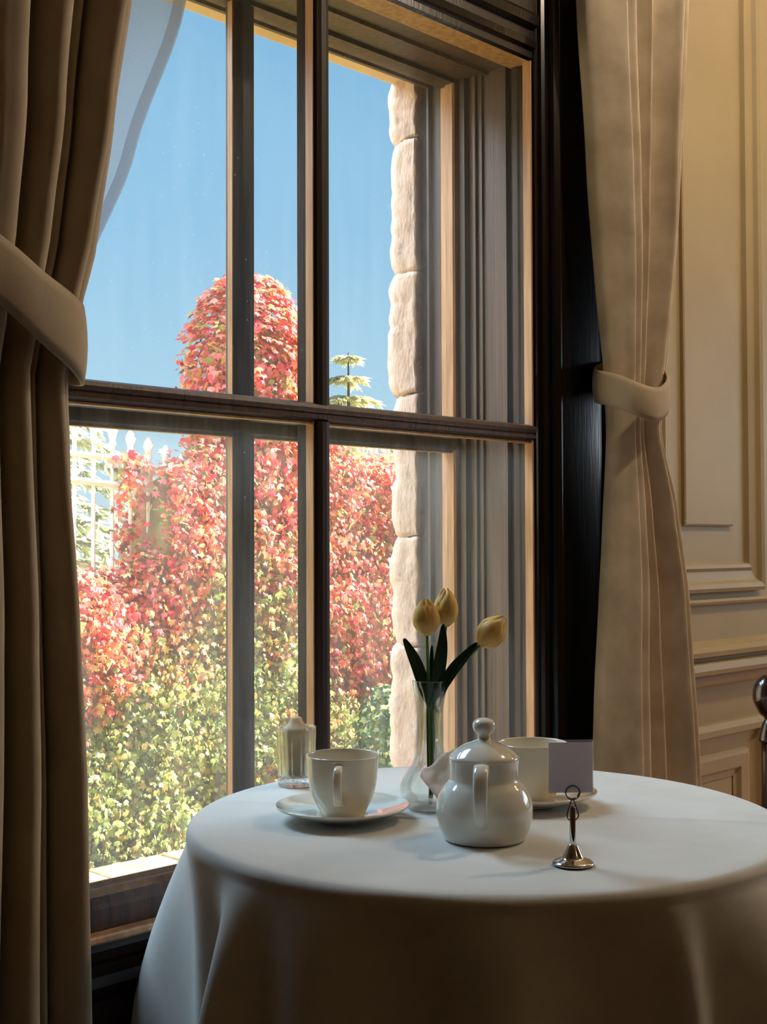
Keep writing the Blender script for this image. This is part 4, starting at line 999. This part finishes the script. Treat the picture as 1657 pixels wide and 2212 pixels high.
# pale background trees
def round_tree(label, x, y, r, h, keys, n, seed, size=(.16, .28)):
    random.seed(seed); t = thing('broadleaf_tree', label, 'tree', (x, y, GZ-.3))
    V, Fc = lathe([(.14, 0), (.10, h*.5), (.03, h*.9)], 10); mobj('trunk', V, Fc, M['bark'], t, True)
    lv = []
    for _ in range(n):
        v = Vector([random.gauss(0, 1) for _ in range(3)]).normalized()*(r*random.uniform(.7, 1.02)); v.z *= .85
        v *= 1+.25*noise.noise(v*.9+Vector((seed, 0, 0)))
        lv.append((leaf_matrix((v.x, v.y, h*.62+v.z), v.normalized(), random.uniform(*size)), random.choice(keys), 'heart'))
    foliage('foliage', lv, M['needle'], t)
round_tree('pale green rounded tree in the distance left of the pillar', 8.8, 17.5, 1.9, 2.6, pale, 1500, 11)
round_tree('pale green rounded tree in the distance behind the pillar', 13.8, 17.5, 2.1, 2.8, pale, 1500, 12)
round_tree('pale green rounded tree in the distance behind the right fence', 18.6, 18.0, 2.2, 2.6, pale, 1500, 13)
# blue canopy seen between the pickets
cn = thing('canopy', 'blue cloth canopy seen low between the white pickets', 'canopy', (4.87, 7.45, GZ-.08))
bm = bmesh.new()
pf = [(-.34, .96), (-.30, 1.04), (-.12, 1.16), (0, 1.20), (.12, 1.16), (.30, 1.04), (.34, .96), (.32, .96), (.28, 1.02), (0, 1.17), (-.28, 1.02), (-.32, .96)]
prism(bm, pf, 'y', -.35, .35); bobj('roof_cloth', bm, M['tarp'], cn)
for sx in (-.30, .30):
    for sy in (-.32, .32):
        bm = bmesh.new(); tube(bm, [(sx, sy, 0), (sx, sy, 1.04)], .014, 8); bobj('post', bm, M['white_iron'], cn, True)

# added house at the left side of the garden (unseen, bounces sun through the window)
nh = thing('reflector_house', 'added unseen cream house with white windows left of the garden', 'reflector_house', (-2.2, 3.4, GZ))
bm = bmesh.new(); add_box(bm, (-4, 0, 0), (0, 6.0, 5.2)); bobj('wall', bm, M['cream_wall'], nh)
prism_obj('roof', [(-.3, 5.2), (3.0, 7.2), (6.3, 5.2)], 'x', -4.2, .25, M['tarp_roof'], nh)
for z in (.9, 3.2):
    for y in (.9, 2.6, 4.3):
        bm = bmesh.new(); add_box(bm, (-.02, y, z), (.03, y+.8, z+1.2), .005); f = bobj('window', bm, M['white_iron'], nh)
        for a in (0, 1):
            bm = bmesh.new(); add_box(bm, (.025, y+.06+a*.36, z+.06), (.036, y+.38+a*.36, z+1.14)); bobj('pane', bm, M['tarp'], f)

V, Fc = lathe(smooth_prof([(.03, 0), (.105, .02), (.115, .07), (.085, .125), (.03, .15), (.001, .152)], 4), 20, lambda t, r, z: r*(1+.18*noise.noise((math.cos(t)*1.5, math.sin(t)*1.5, z*9))))
tag(mobj('garden_stone', V, Fc, M['white_iron'], None, True, loc=(3.53, 4.60, GZ)), 'white rounded stone lying at the end of the kerb beside the tablecloth edge', 'stone')
